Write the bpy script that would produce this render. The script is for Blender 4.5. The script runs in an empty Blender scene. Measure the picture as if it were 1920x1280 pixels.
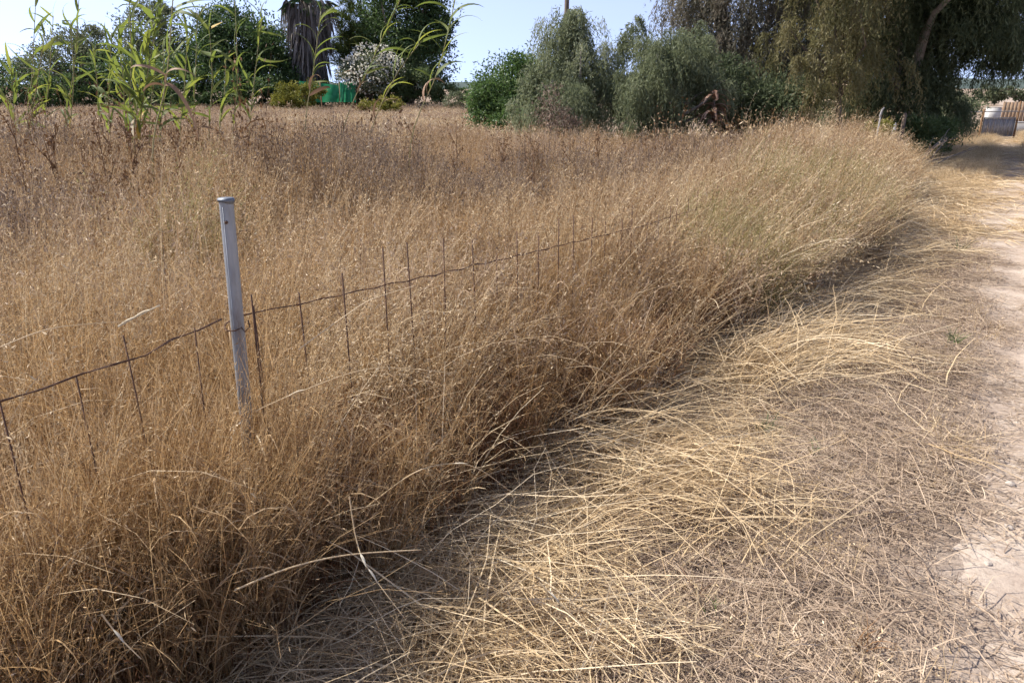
import bpy, math, random
import numpy as np
from mathutils import Vector, Matrix, Euler

random.seed(7)
R = math.radians
sc = bpy.context.scene
col = sc.collection

# ------------------------------------------------------------------ camera, sky, sun, exposure
CAM_H, PITCH, FOC = 1.6, R(18.9), 1387.0          # FOC in pixels of a 1920 px wide picture
cam = bpy.data.objects.new('camera', bpy.data.cameras.new('camera'))
col.objects.link(cam)
cam.location = (0, 0, CAM_H)
cam.rotation_euler = (R(90) - PITCH, 0, 0)
cam.data.sensor_width = 36.0
cam.data.lens = 36.0 * FOC / 1920.0
cam.data.clip_start = 0.05
cam.data.clip_end = 6000
sc.camera = cam

SUN_EL, SUN_AZ = R(48), R(-69)                     # azimuth from +Y towards +X
world = bpy.data.worlds.new('World'); sc.world = world
world.use_nodes = True
wn = world.node_tree
sky = wn.nodes.new('ShaderNodeTexSky')
sky.sky_type = 'NISHITA'; sky.sun_disc = False
sky.sun_elevation = SUN_EL; sky.sun_rotation = SUN_AZ
sky.altitude = 20; sky.air_density = 1.0; sky.dust_density = 0.3; sky.ozone_density = 5.5
tcs = wn.nodes.new('ShaderNodeTexCoord'); up_ = wn.nodes.new('ShaderNodeVectorMath'); up_.operation = 'ADD'; up_.inputs[1].default_value = (0, 0, .2)
nrm_ = wn.nodes.new('ShaderNodeVectorMath'); nrm_.operation = 'NORMALIZE'
wn.links.new(tcs.outputs['Generated'], up_.inputs[0]); wn.links.new(up_.outputs[0], nrm_.inputs[0]); wn.links.new(nrm_.outputs[0], sky.inputs['Vector'])
bg = wn.nodes['Background']; bg.inputs['Strength'].default_value = 0.107
hs_ = wn.nodes.new('ShaderNodeHueSaturation'); hs_.inputs['Saturation'].default_value = .62; hs_.inputs['Value'].default_value = 1.0
wn.links.new(sky.outputs[0], hs_.inputs['Color']); ml_ = wn.nodes.new('ShaderNodeMixRGB'); ml_.blend_type = 'MULTIPLY'; ml_.inputs[0].default_value = 1; ml_.inputs[2].default_value = (1.0, .985, 1.1, 1)
wn.links.new(hs_.outputs[0], ml_.inputs[1]); wn.links.new(ml_.outputs[0], bg.inputs['Color'])

sun = bpy.data.objects.new('sun', bpy.data.lights.new('sun', 'SUN'))
col.objects.link(sun)
sun.data.energy = 4.5; sun.data.angle = R(0.5); sun.data.color = (1.0, 0.945, 0.86)
sd = Vector((math.sin(SUN_AZ) * math.cos(SUN_EL), math.cos(SUN_AZ) * math.cos(SUN_EL), math.sin(SUN_EL)))
sun.rotation_euler = sd.to_track_quat('Z', 'Y').to_euler()

vs = sc.view_settings
vs.view_transform = 'Standard'; vs.look = 'None'; vs.exposure = 1.1; vs.gamma = 1.0; vs.use_curve_mapping = False
sc.render.engine = 'CYCLES'
sc.cycles.max_bounces = 5; sc.cycles.diffuse_bounces = 3; sc.cycles.glossy_bounces = 2
sc.cycles.transmission_bounces = 4; sc.cycles.transparent_max_bounces = 4
sc.cycles.use_denoising = True; sc.cycles.use_adaptive_sampling = True; sc.cycles.adaptive_threshold = .03
sc.cycles.caustics_reflective = False; sc.cycles.caustics_refractive = False

# ------------------------------------------------------------------ helpers
SP, CP = math.sin(PITCH), math.cos(PITCH)
def ray(px, py):
    u = (640 - py) / FOC
    return (px - 960) / FOC, CP + u * SP, -SP + u * CP
def P(px, py, Y):
    x, dy, dz = ray(px, py); t = Y / dy
    return Vector((x * t, Y, CAM_H + dz * t))
def proj(x, y, z):
    zz = z - CAM_H
    f = y * CP - zz * SP; u = y * SP + zz * CP
    return 960 + FOC * x / f, 640 - FOC * u / f, f

def smooth_noise(x, y, s, seed=0):
    r = np.random.RandomState(seed); o = np.zeros_like(x, dtype=float)
    for k in range(7):
        a = r.uniform(0, 2 * np.pi); f = s * r.uniform(.6, 1.9); ph = r.uniform(0, 6.28)
        o += np.sin(f * (x * np.cos(a) + y * np.sin(a)) + ph + 1.3 * np.sin(f * .7 * (y * np.cos(a) - x * np.sin(a))))
    return o / 4.0

def tag(o, label=None, cat=None, group=None, kind=None):
    if label: o['label'] = label
    if cat: o['category'] = cat
    if group: o['group'] = group
    if kind: o['kind'] = kind
    return o

def empty(name, loc=(0, 0, 0), rz=0.0):
    o = bpy.data.objects.new(name, None); col.objects.link(o)
    o.location = loc; o.rotation_euler = (0, 0, rz); o.empty_display_size = .1
    return o

def build_mesh(name, V, Fq, mat, T=None, smooth=False):
    """Fq: (n,4) or (n,3) int array."""
    me = bpy.data.meshes.new(name)
    V = np.asarray(V, dtype=np.float32).reshape(-1, 3); Fq = np.asarray(Fq, dtype=np.int32)
    n, k = Fq.shape
    me.vertices.add(len(V)); me.vertices.foreach_set('co', V.ravel())
    me.loops.add(n * k); me.loops.foreach_set('vertex_index', Fq.ravel())
    me.polygons.add(n)
    me.polygons.foreach_set('loop_start', np.arange(0, n * k, k, dtype=np.int32))
    me.polygons.foreach_set('loop_total', np.full(n, k, dtype=np.int32))
    if smooth: me.polygons.foreach_set('use_smooth', np.ones(n, dtype=bool))
    me.update(calc_edges=True)
    if T is not None:
        a = me.attributes.new('tint', 'FLOAT', 'FACE'); a.data.foreach_set('value', np.asarray(T, dtype=np.float32))
    me.materials.append(mat)
    return me

def obj(name, me, parent=None, loc=None):
    o = bpy.data.objects.new(name, me); col.objects.link(o)
    if parent is not None: o.parent = parent
    if loc is not None: o.location = loc
    return o

class Geo:
    """collects quads with a tint each"""
    def __init__(s): s.V = []; s.F = []; s.T = []; s.n = 0
    def add(s, V, F, T):
        V = np.asarray(V, float).reshape(-1, 3); F = np.asarray(F, int)
        s.V.append(V); s.F.append(F + s.n); s.T.append(np.broadcast_to(np.asarray(T, float), (len(F),))); s.n += len(V)
    def mesh(s, name, mat, smooth=False):
        return build_mesh(name, np.concatenate(s.V), np.concatenate(s.F), mat, np.concatenate(s.T), smooth)

def tube(geo, pts, radii, sides=6, tint=.5, cap=True):
    pts = [Vector(p) for p in pts]; n = len(pts)
    if not hasattr(radii, '__len__'): radii = [radii] * n
    V = []; prev = None
    for i, p in enumerate(pts):
        d = (pts[min(i + 1, n - 1)] - pts[max(i - 1, 0)]).normalized()
        if prev is None:
            a = Vector((0, 0, 1)) if abs(d.z) < .9 else Vector((1, 0, 0)); s = d.cross(a).normalized()
        else:
            s = (prev - d * prev.dot(d)).normalized()
        prev = s; t = d.cross(s)
        for k in range(sides):
            q = 2 * math.pi * k / sides
            V.append(p + (s * math.cos(q) + t * math.sin(q)) * radii[i])
    F = []
    for i in range(n - 1):
        for k in range(sides):
            F.append((i * sides + k, i * sides + (k + 1) % sides, (i + 1) * sides + (k + 1) % sides, (i + 1) * sides + k))
    if cap:
        c = len(V); V.append(pts[-1]); 
        for k in range(0, sides, 2):
            F.append(((n - 1) * sides + k, (n - 1) * sides + (k + 1) % sides, (n - 1) * sides + (k + 2) % sides, c))
    geo.add([tuple(v) for v in V], F, tint)

def box(geo, c, s, rz=0.0, tint=.5):
    c = Vector(c); m = Matrix.Rotation(rz, 3, 'Z'); V = []
    for sx in (-1, 1):
        for sy in (-1, 1):
            for sz in (-1, 1):
                V.append(tuple(c + m @ Vector((sx * s[0] / 2, sy * s[1] / 2, sz * s[2] / 2))))
    geo.add(V, [(0, 1, 3, 2), (4, 6, 7, 5), (0, 4, 5, 1), (2, 3, 7, 6), (0, 2, 6, 4), (1, 5, 7, 3)], tint)

def ribbons(geo, rng, base, az, th0, th1, L, W, nseg=5, tint=.5, tip=.15, bow=1.0, twist=None, wob=0.0):
    """curved ribbons: angle from the vertical runs th0 -> th1; all (N,) arrays"""
    N = len(base); az = np.broadcast_to(az, (N,)); th0 = np.broadcast_to(th0, (N,)); th1 = np.broadcast_to(th1, (N,))
    L = np.broadcast_to(L, (N,)); W = np.broadcast_to(W, (N,)); tint = np.broadcast_to(tint, (N,))
    tw = rng.uniform(-1.2, 1.2, N) if twist is None else np.broadcast_to(twist, (N,))
    p = np.array(base, float); V = np.zeros((N, nseg + 1, 2, 3)); pts = np.zeros((N, nseg + 1, 3))
    for k in range(nseg + 1):
        s = k / nseg
        th = th0 + (th1 - th0) * s ** bow
        if wob and k: th = th + rng.normal(0, wob * .35, N); az = az + rng.normal(0, wob, N) * (rng.uniform(0, 1, N) < .45)
        d = np.stack([np.sin(th) * np.cos(az), np.sin(th) * np.sin(az), np.cos(th)], 1)
        sd_ = np.stack([-np.sin(az), np.cos(az), 0 * az], 1)
        up = np.cross(d, sd_)
        side = sd_ * np.cos(tw)[:, None] + up * np.sin(tw)[:, None]
        w = W * (1 - (1 - tip) * s ** 1.5) * .5
        pts[:, k] = p
        V[:, k, 0] = p - side * w[:, None]; V[:, k, 1] = p + side * w[:, None]
        p = p + d * (L / nseg)[:, None]
    idx = np.arange(N * (nseg + 1) * 2).reshape(N, nseg + 1, 2)
    F = np.stack([idx[:, :-1, 0], idx[:, :-1, 1], idx[:, 1:, 1], idx[:, 1:, 0]], -1).reshape(-1, 4)
    geo.add(V.reshape(-1, 3), F, np.repeat(tint, nseg))
    return pts

def flakes(geo, rng, c, d, L, W, tint):
    """diamond leaflets at c, pointing along d"""
    N = len(c); d = d / (np.linalg.norm(d, axis=1, keepdims=True) + 1e-9)
    r = rng.normal(size=(N, 3)); s = np.cross(d, r); s /= (np.linalg.norm(s, axis=1, keepdims=True) + 1e-9)
    L = np.broadcast_to(L, (N,))[:, None]; W = np.broadcast_to(W, (N,))[:, None]
    V = np.stack([c, c + d * L * .45 + s * W * .5, c + d * L, c + d * L * .45 - s * W * .5], 1)
    geo.add(V.reshape(-1, 3), np.arange(N * 4).reshape(N, 4), np.broadcast_to(tint, (N,)))

# ------------------------------------------------------------------ materials
def node_mat(name):
    m = bpy.data.materials.new(name); m.use_nodes = True
    nt = m.node_tree; nt.nodes.clear()
    return m, nt, nt.nodes.new, nt.links.new

def ramp_set(r, stops):
    e = r.color_ramp.elements
    while len(e) < len(stops): e.new(.5)
    for i, (p, c) in enumerate(stops):
        e[i].position = p; e[i].color = (*c, 1)

def plant_mat(name, stops, trans=.3, rough=.6, nscale=.6, wt=(.55, .2, .45), spec=.15, tgain=1.0):
    """colour from the tint of each blade, a number per instance and patches in the place"""
    m, nt, N, Lk = node_mat(name)
    at = N('ShaderNodeAttribute'); at.attribute_name = 'tint'
    oi = N('ShaderNodeObjectInfo'); ge = N('ShaderNodeNewGeometry')
    no = N('ShaderNodeTexNoise'); no.inputs['Scale'].default_value = nscale; no.inputs['Detail'].default_value = 4
    Lk(ge.outputs['Position'], no.inputs['Vector'])
    def mul(a, v):
        q = N('ShaderNodeMath'); q.operation = 'MULTIPLY'; Lk(a, q.inputs[0]); q.inputs[1].default_value = v; return q.outputs[0]
    def add(a, b):
        q = N('ShaderNodeMath'); q.operation = 'ADD'; Lk(a, q.inputs[0]); Lk(b, q.inputs[1]); return q.outputs[0]
    f = add(add(mul(at.outputs['Fac'], wt[0]), mul(oi.outputs['Random'], wt[1])), mul(no.outputs['Fac'], wt[2]))
    f2 = N('ShaderNodeMath'); f2.operation = 'SUBTRACT'; Lk(f, f2.inputs[0]); f2.inputs[1].default_value = (sum(wt) - 1) / 2
    rp = N('ShaderNodeValToRGB'); ramp_set(rp, stops); Lk(f2.outputs[0], rp.inputs[0])
    pb = N('ShaderNodeBsdfPrincipled'); pb.inputs['Roughness'].default_value = rough
    pb.inputs['Specular IOR Level'].default_value = spec
    tr = N('ShaderNodeBsdfTranslucent'); mx = N('ShaderNodeMixShader'); mx.inputs[0].default_value = trans
    Lk(rp.outputs[0], pb.inputs['Base Color'])
    if tgain != 1.0:
        g = N('ShaderNodeMixRGB'); g.blend_type = 'MULTIPLY'; g.inputs[0].default_value = 1
        g.inputs[2].default_value = (tgain, tgain, tgain * .7, 1) if not hasattr(tgain, '__len__') else (*tgain, 1)
        Lk(rp.outputs[0], g.inputs[1]); Lk(g.outputs[0], tr.inputs['Color'])
    else: Lk(rp.outputs[0], tr.inputs['Color'])
    Lk(pb.outputs[0], mx.inputs[1]); Lk(tr.outputs[0], mx.inputs[2])
    out = N('ShaderNodeOutputMaterial'); Lk(mx.outputs[0], out.inputs[0])
    return m

def solid_mat(name, stops, nscale=8., rough=.7, metal=0., bump=.0, bscale=40., spec=.4, stretch=(1, 1, 1), detail=6, obj_space=True):
    m, nt, N, Lk = node_mat(name)
    tc = N('ShaderNodeTexCoord'); mp = N('ShaderNodeMapping'); mp.inputs['Scale'].default_value = stretch
    if obj_space: Lk(tc.outputs['Object'], mp.inputs['Vector'])
    else:
        ge = N('ShaderNodeNewGeometry'); Lk(ge.outputs['Position'], mp.inputs['Vector'])
    no = N('ShaderNodeTexNoise'); no.inputs['Scale'].default_value = nscale; no.inputs['Detail'].default_value = detail
    no.inputs['Roughness'].default_value = .65
    Lk(mp.outputs[0], no.inputs['Vector'])
    rp = N('ShaderNodeValToRGB'); ramp_set(rp, stops); Lk(no.outputs['Fac'], rp.inputs[0])
    pb = N('ShaderNodeBsdfPrincipled'); pb.inputs['Roughness'].default_value = rough; pb.inputs['Metallic'].default_value = metal
    pb.inputs['Specular IOR Level'].default_value = spec
    Lk(rp.outputs[0], pb.inputs['Base Color'])
    if bump:
        n2 = N('ShaderNodeTexNoise'); n2.inputs['Scale'].default_value = bscale; n2.inputs['Detail'].default_value = 8
        Lk(mp.outputs[0], n2.inputs['Vector'])
        b = N('ShaderNodeBump'); b.inputs['Strength'].default_value = bump; b.inputs['Distance'].default_value = .02
        Lk(n2.outputs['Fac'], b.inputs['Height']); Lk(b.outputs[0], pb.inputs['Normal'])
    out = N('ShaderNodeOutputMaterial'); Lk(pb.outputs[0], out.inputs[0])
    return m

M = {}
M['gold'] = plant_mat('dry golden grass', [(.0, (.10, .055, .022)), (.3, (.25, .150, .066)), (.6, (.43, .30, .168)), (1, (.70, .55, .36))], .34)
M['amber'] = plant_mat('amber dry grass', [(.0, (.13, .066, .022)), (.3, (.30, .18, .078)), (.6, (.46, .305, .15)), (1, (.70, .52, .29))], .38)
M['pink'] = plant_mat('dry field grass', [(.0, (.15, .098, .060)), (.35, (.32, .225, .145)), (.65, (.46, .34, .23)), (1, (.66, .53, .39))], .34)
M['red'] = plant_mat('russet undergrowth', [(.0, (.06, .028, .014)), (.4, (.15, .072, .034)), (.75, (.28, .155, .08)), (1, (.42, .28, .16))], .25)
M['grey'] = plant_mat('grey dry weeds', [(.0, (.06, .038, .026)), (.4, (.16, .112, .082)), (.7, (.28, .21, .16)), (1, (.46, .38, .30))], .25)
M['straw'] = plant_mat('pale straw', [(.0, (.21, .135, .07)), (.35, (.44, .315, .175)), (.7, (.66, .515, .32)), (1, (.86, .76, .57))], .28, rough=.5, spec=.3)
M['olive'] = plant_mat('half dry olive grass', [(.0, (.10, .085, .03)), (.4, (.22, .20, .075)), (.75, (.36, .31, .14)), (1, (.55, .47, .27))], .34)
M['litter'] = plant_mat('dry litter', [(.0, (.12, .085, .066)), (.35, (.29, .215, .155)), (.7, (.45, .345, .245)), (1, (.66, .545, .41))], .12, rough=.6, nscale=1.7)
M['weed'] = plant_mat('brown dry weed', [(.0, (.07, .035, .02)), (.5, (.19, .105, .05)), (1, (.34, .21, .11))], .15)
M['reed_leaf'] = plant_mat('reed leaf', [(.0, (.075, .11, .042)), (.45, (.135, .175, .06)), (.8, (.225, .245, .075)), (1, (.38, .32, .13))], .45, rough=.6, spec=.2, tgain=(1.35, 1.3, .7), nscale=2.5)
M['reed_yellow'] = plant_mat('yellowed reed leaf', [(.0, (.45, .28, .03)), (1, (.62, .46, .10))], .45, rough=.5)
M['reed_dead'] = plant_mat('dead reed leaf', [(.0, (.16, .09, .055)), (1, (.36, .24, .15))], .2, rough=.6)
M['reed_pale'] = plant_mat('bleached reed leaf', [(.0, (.50, .42, .30)), (1, (.72, .66, .52))], .3, rough=.6)
M['reed_stem'] = plant_mat('reed stem', [(.0, (.20, .14, .07)), (.5, (.30, .26, .12)), (1, (.42, .38, .20))], .05, rough=.4)
M['pepper'] = plant_mat('pepper tree foliage', [(.0, (.055, .07, .036)), (.4, (.155, .178, .095)), (.75, (.26, .28, .165)), (1, (.38, .38, .25))], .46, nscale=.7, rough=.6, spec=.2)
M['pepper_dark'] = plant_mat('dark pepper tree foliage', [(.0, (.034, .046, .023)), (.4, (.09, .115, .058)), (.75, (.165, .19, .10)), (1, (.27, .285, .17))], .42, nscale=.5, rough=.6, spec=.2)
M['pepper_olive'] = plant_mat('olive hanging foliage', [(.0, (.07, .068, .026)), (.4, (.14, .13, .055)), (.75, (.22, .19, .09)), (1, (.32, .27, .15))], .34, nscale=1., rough=.5)
M['euc'] = plant_mat('dull eucalyptus foliage', [(.0, (.055, .06, .045)), (.4, (.13, .125, .09)), (.75, (.22, .185, .135)), (1, (.34, .27, .21))], .3, nscale=1.0)
M['bright'] = plant_mat('fresh green foliage', [(.0, (.035, .07, .022)), (.4, (.07, .125, .035)), (.75, (.12, .18, .055)), (1, (.2, .25, .10))], .38, rough=.5, spec=.3)
M['dark'] = plant_mat('dark broad leaves', [(.0, (.024, .045, .016)), (.4, (.058, .10, .032)), (.75, (.11, .165, .056)), (1, (.19, .24, .10))], .36, rough=.55, spec=.3, nscale=.4)
M['mid'] = plant_mat('mid green leaves', [(.0, (.03, .05, .018)), (.4, (.07, .105, .036)), (.75, (.13, .17, .065)), (1, (.2, .23, .10))], .34, rough=.55, spec=.3, nscale=.4)
M['olive_leaf'] = plant_mat('olive grey leaves', [(.0, (.05, .06, .032)), (.4, (.115, .135, .07)), (.75, (.18, .195, .11)), (1, (.27, .27, .17))], .25, nscale=.5)
M['lime'] = plant_mat('yellow green leaves', [(.0, (.08, .09, .015)), (.4, (.16, .16, .03)), (.75, (.26, .24, .05)), (1, (.4, .34, .10))], .35, nscale=.8)
M['needle'] = plant_mat('long needles', [(.0, (.02, .04, .014)), (.5, (.06, .085, .025)), (.8, (.15, .16, .04)), (1, (.28, .24, .07))], .25, nscale=.6)
M['blossom'] = plant_mat('white blossom', [(.0, (.58, .55, .44)), (1, (.84, .81, .70))], .3)
M['skirt'] = plant_mat('dead palm fronds', [(.0, (.07, .062, .057)), (.5, (.165, .15, .138)), (1, (.33, .295, .27))], .1)
M['deadleaf'] = plant_mat('russet dead leaves', [(.0, (.14, .08, .055)), (.5, (.28, .175, .12)), (1, (.44, .31, .22))], .2)
M['bark'] = solid_mat('bark', [(.25, (.05, .035, .025)), (.55, (.13, .095, .07)), (.8, (.22, .17, .13))], 9, .85, bump=.6, bscale=25, stretch=(1, 1, .25))
M['greybark'] = solid_mat('grey weathered bark', [(.25, (.12, .10, .085)), (.6, (.26, .225, .19)), (.85, (.38, .33, .28))], 12, .85, bump=.5, bscale=30, stretch=(1, 1, .25))
M['galv'] = solid_mat('galvanised steel', [(.27, (.12, .085, .065)), (.38, (.22, .215, .215)), (.52, (.29, .305, .315)), (.8, (.40, .41, .42))], 22, .6, metal=.35, bump=.15, bscale=60, stretch=(1, 1, .22))
M['lid'] = solid_mat('dark worn lid', [(.2, (.10, .11, .125)), (.7, (.20, .215, .235))], 30, .55, metal=.6, bump=.2)
M['rust'] = solid_mat('rusty wire', [(.2, (.03, .016, .011)), (.5, (.085, .042, .025)), (.8, (.16, .08, .045))], 40, .85, bump=.3)
M['concrete'] = solid_mat('weathered concrete', [(.2, (.15, .145, .14)), (.6, (.26, .25, .235)), (.9, (.36, .34, .32))], 10, .9, bump=.4)
M['plank'] = solid_mat('weathered planks', [(.2, (.17, .105, .06)), (.6, (.33, .22, .135)), (.9, (.45, .33, .22))], 5, .8, bump=.3, stretch=(3, 3, .3))
M['gate'] = solid_mat('dull gate metal', [(.2, (.20, .19, .19)), (.7, (.32, .31, .31))], 6, .6, metal=.2)
M['white'] = solid_mat('white render', [(.3, (.34, .33, .31)), (.7, (.55, .54, .52))], 3, .9)
M['net'] = plant_mat('green shade net', [(.0, (.02, .19, .085)), (.5, (.04, .29, .14)), (1, (.09, .40, .21))], .35, nscale=2.5, rough=.6)
M['stone'] = solid_mat('pale stone', [(.2, (.30, .25, .205)), (.8, (.46, .40, .34))], 20, .9, bump=.4)
M['hill'] = solid_mat('hazed far scrub hill', [(.3, (.05, .068, .062)), (.6, (.085, .105, .095)), (.8, (.13, .15, .13))], .02, .95, spec=.02, obj_space=False)  # scrub green greyed towards blue: distance haze is mixed into the colour
M['far_field'] = solid_mat('far pale field', [(.3, (.30, .27, .18)), (.8, (.44, .38, .27))], .1, .95, obj_space=False)

def ground_mat():
    m, nt, N, Lk = node_mat('litter covered soil')
    ge = N('ShaderNodeNewGeometry')
    n1 = N('ShaderNodeTexNoise'); n1.inputs['Scale'].default_value = 1.3; n1.inputs['Detail'].default_value = 7
    n2 = N('ShaderNodeTexNoise'); n2.inputs['Scale'].default_value = 60; n2.inputs['Detail'].default_value = 6; n2.inputs['Roughness'].default_value = .7
    for n in (n1, n2): Lk(ge.outputs['Position'], n.inputs['Vector'])
    r1 = N('ShaderNodeValToRGB'); ramp_set(r1, [(.3, (.16, .115, .08)), (.5, (.26, .195, .14)), (.72, (.37, .29, .22))]); Lk(n1.outputs['Fac'], r1.inputs[0])
    sx = N('ShaderNodeSeparateXYZ'); Lk(ge.outputs['Position'], sx.inputs[0])
    def mth(op, a, b):
        q = N('ShaderNodeMath'); q.operation = op
        for i_, v in enumerate((a, b)):
            if hasattr(v, 'links'): Lk(v, q.inputs[i_])
            else: q.inputs[i_].default_value = v
        return q.outputs[0]
    dd = mth('SUBTRACT', sx.outputs['X'], mth('ADD', mth('MULTIPLY', sx.outputs['Y'], .625), .185))
    dd = mth('ADD', dd, mth('MULTIPLY', mth('SUBTRACT', n1.outputs['Fac'], .5), 1.6))
    mr = N('ShaderNodeMapRange'); mr.interpolation_type = 'SMOOTHSTEP'; mr.inputs['From Min'].default_value = -.45; mr.inputs['From Max'].default_value = .15; Lk(dd, mr.inputs['Value'])
    bare = N('ShaderNodeMixRGB'); bare.inputs[2].default_value = (.37, .295, .235, 1); Lk(mr.outputs[0], bare.inputs[0]); Lk(r1.outputs[0], bare.inputs[1])
    r2 = N('ShaderNodeValToRGB'); ramp_set(r2, [(.3, (.45, .45, .45)), (.55, (1, 1, 1)), (.75, (1.35, 1.3, 1.2))]); Lk(n2.outputs['Fac'], r2.inputs[0])
    mx = N('ShaderNodeMixRGB'); mx.blend_type = 'MULTIPLY'; mx.inputs[0].default_value = 1
    Lk(bare.outputs[0], mx.inputs[1]); Lk(r2.outputs[0], mx.inputs[2])
    pb = N('ShaderNodeBsdfPrincipled'); pb.inputs['Roughness'].default_value = .95; pb.inputs['Specular IOR Level'].default_value = .05
    Lk(mx.outputs[0], pb.inputs['Base Color'])
    b = N('ShaderNodeBump'); b.inputs['Strength'].default_value = .7; b.inputs['Distance'].default_value = .015
    Lk(n2.outputs['Fac'], b.inputs['Height']); Lk(b.outputs[0], pb.inputs['Normal'])
    out = N('ShaderNodeOutputMaterial'); Lk(pb.outputs[0], out.inputs[0])
    return m
M['ground'] = ground_mat()

def path_mat():
    m, nt, N, Lk = node_mat('bare pale earth')
    ge = N('ShaderNodeNewGeometry')
    n1 = N('ShaderNodeTexNoise'); n1.inputs['Scale'].default_value = 2.4; n1.inputs['Detail'].default_value = 8; n1.inputs['Roughness'].default_value = .6
    n2 = N('ShaderNodeTexNoise'); n2.inputs['Scale'].default_value = 45; n2.inputs['Detail'].default_value = 8; n2.inputs['Roughness'].default_value = .75
    for n in (n1, n2): Lk(ge.outputs['Position'], n.inputs['Vector'])
    r1 = N('ShaderNodeValToRGB'); ramp_set(r1, [(.3, (.27, .21, .16)), (.48, (.37, .295, .235)), (.65, (.47, .39, .315))]); Lk(n1.outputs['Fac'], r1.inputs[0])
    r2 = N('ShaderNodeValToRGB'); ramp_set(r2, [(.3, (.62, .60, .58)), (.5, (1, 1, 1)), (.75, (1.12, 1.1, 1.08))]); Lk(n2.outputs['Fac'], r2.inputs[0])
    mx = N('ShaderNodeMixRGB'); mx.blend_type = 'MULTIPLY'; mx.inputs[0].default_value = 1
    Lk(r1.outputs[0], mx.inputs[1]); Lk(r2.outputs[0], mx.inputs[2])
    pb = N('ShaderNodeBsdfPrincipled'); pb.inputs['Roughness'].default_value = .95; pb.inputs['Specular IOR Level'].default_value = .05
    Lk(mx.outputs[0], pb.inputs['Base Color'])
    b = N('ShaderNodeBump'); b.inputs['Strength'].default_value = .6; b.inputs['Distance'].default_value = .012
    Lk(n2.outputs['Fac'], b.inputs['Height']); Lk(b.outputs[0], pb.inputs['Normal'])
    out = N('ShaderNodeOutputMaterial'); Lk(pb.outputs[0], out.inputs[0])
    return m
M['path'] = path_mat()

# ------------------------------------------------------------------ lie of the land
def fence_x(y): return .65 * y - 2.29
def path_l(y): return .185 + .625 * y
def edge_w(y): return np.interp(y, [1.2, 1.85, 2.57, 3.9, 6.64, 9, 11, 13, 14.2, 16, 20], [.55, .5, .5, .63, 1.05, 1.0, .75, .4, -.3, -1.7, -2.5])
def ground_z(x, y):
    x = np.asarray(x, float); y = np.asarray(y, float)
    r = np.hypot(x, y)
    fade = np.clip(1 - r / 60, 0, 1)
    d = x - (.185 + .625 * y)
    rut = -.035 * np.exp(-((d - .32) / .28) ** 2)
    return (smooth_noise(x, y, 1.1, 3) * .018 + smooth_noise(x, y, 4.5, 4) * .006 + rut) * fade

def gz(x, y): return float(ground_z(np.array([x]), np.array([y]))[0])

def spaced(a, b, fine, grow):
    o = [0.0]; s = fine
    while o[-1] < b: o.append(o[-1] + s); s *= grow
    p = np.array(o); n = [0.0]; s = fine
    while n[-1] < -a: n.append(n[-1] + s); s *= grow
    return np.concatenate([-np.array(n)[:0:-1], p])
gx = spaced(-2500, 2500, .07, 1.035) + 1.2; gy = spaced(-300, 2600, .07, 1.035) + 2.5
X, Y = np.meshgrid(gx, gy); Z = ground_z(X, Y)
nx, ny = len(gx), len(gy)
idx = np.arange(nx * ny).reshape(ny, nx)
F = np.stack([idx[:-1, :-1], idx[:-1, 1:], idx[1:, 1:], idx[1:, :-1]], -1).reshape(-1, 4)
g = obj('ground', build_mesh('ground', np.stack([X, Y, Z], -1).reshape(-1, 3), F, M['ground'], None, True)); tag(g, kind='structure')

# the bare wheel track: a strip with a ragged edge, a few mm above the soil
ys = np.concatenate([np.arange(.4, 9, .025), np.arange(9, 34, .12)])
us = np.linspace(0, 1, 31)
rng = np.random.RandomState(11)
V = []
for i, y in enumerate(ys):
    l = path_l(y) - .12; r_ = path_l(y) + .82
    V.append(np.stack([l + (r_ - l) * us, np.full_like(us, y), us * 0], 1))
V = np.array(V)
fx, fy = V[..., 0], V[..., 1]; e = fx - path_l(fy)
inside = np.minimum(e + .05, .74 - e) * 5 + smooth_noise(fx, fy, 3.0, 25) * .55 + smooth_noise(fx, fy, 9, 26) * .4 + smooth_noise(fx, fy, 30, 27) * .3 + np.interp(fy, [1, 4, 7, 11], [-.75, -.6, .05, .4])
V[..., 2] = ground_z(fx, fy) + .007 * np.clip(inside, -1.5, 1)
n0, n1_ = V.shape[:2]; idx = np.arange(n0 * n1_).reshape(n0, n1_)
F = np.stack([idx[:-1, :-1], idx[:-1, 1:], idx[1:, 1:], idx[1:, :-1]], -1)[inside[:-1, :-1] > -.5].reshape(-1, 4)
tag(obj('path', build_mesh('path', V.reshape(-1, 3), F, M['path'], None, True)), kind='structure')

# far hills
def hill(name, x0, x1, y, h, seed, depth):
    xs = np.linspace(x0, x1, 60); rows = np.linspace(0, 1, 10)
    r = np.random.RandomState(seed)
    prof = h * (.75 + .25 * smooth_noise(xs, xs * 0, 6.0 / (x1 - x0) * 2.2, seed)) * np.clip(np.minimum(xs - x0, x1 - xs) / ((x1 - x0) * .15), 0, 1) ** .6
    V = np.array([[(x, y + depth * (t - .5), prof[i] * math.sin(math.pi * t) ** .8 - 2 + r.uniform(-.02, .02) * h) for i, x in enumerate(xs)] for t in rows])
    idx = np.arange(600).reshape(10, 60)
    F = np.stack([idx[:-1, :-1], idx[:-1, 1:], idx[1:, 1:], idx[1:, :-1]], -1).reshape(-1, 4)
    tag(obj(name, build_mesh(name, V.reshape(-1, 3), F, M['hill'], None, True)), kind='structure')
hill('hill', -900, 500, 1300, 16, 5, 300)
hill('hill', 600, 2000, 1500, 30, 6, 300)

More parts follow.
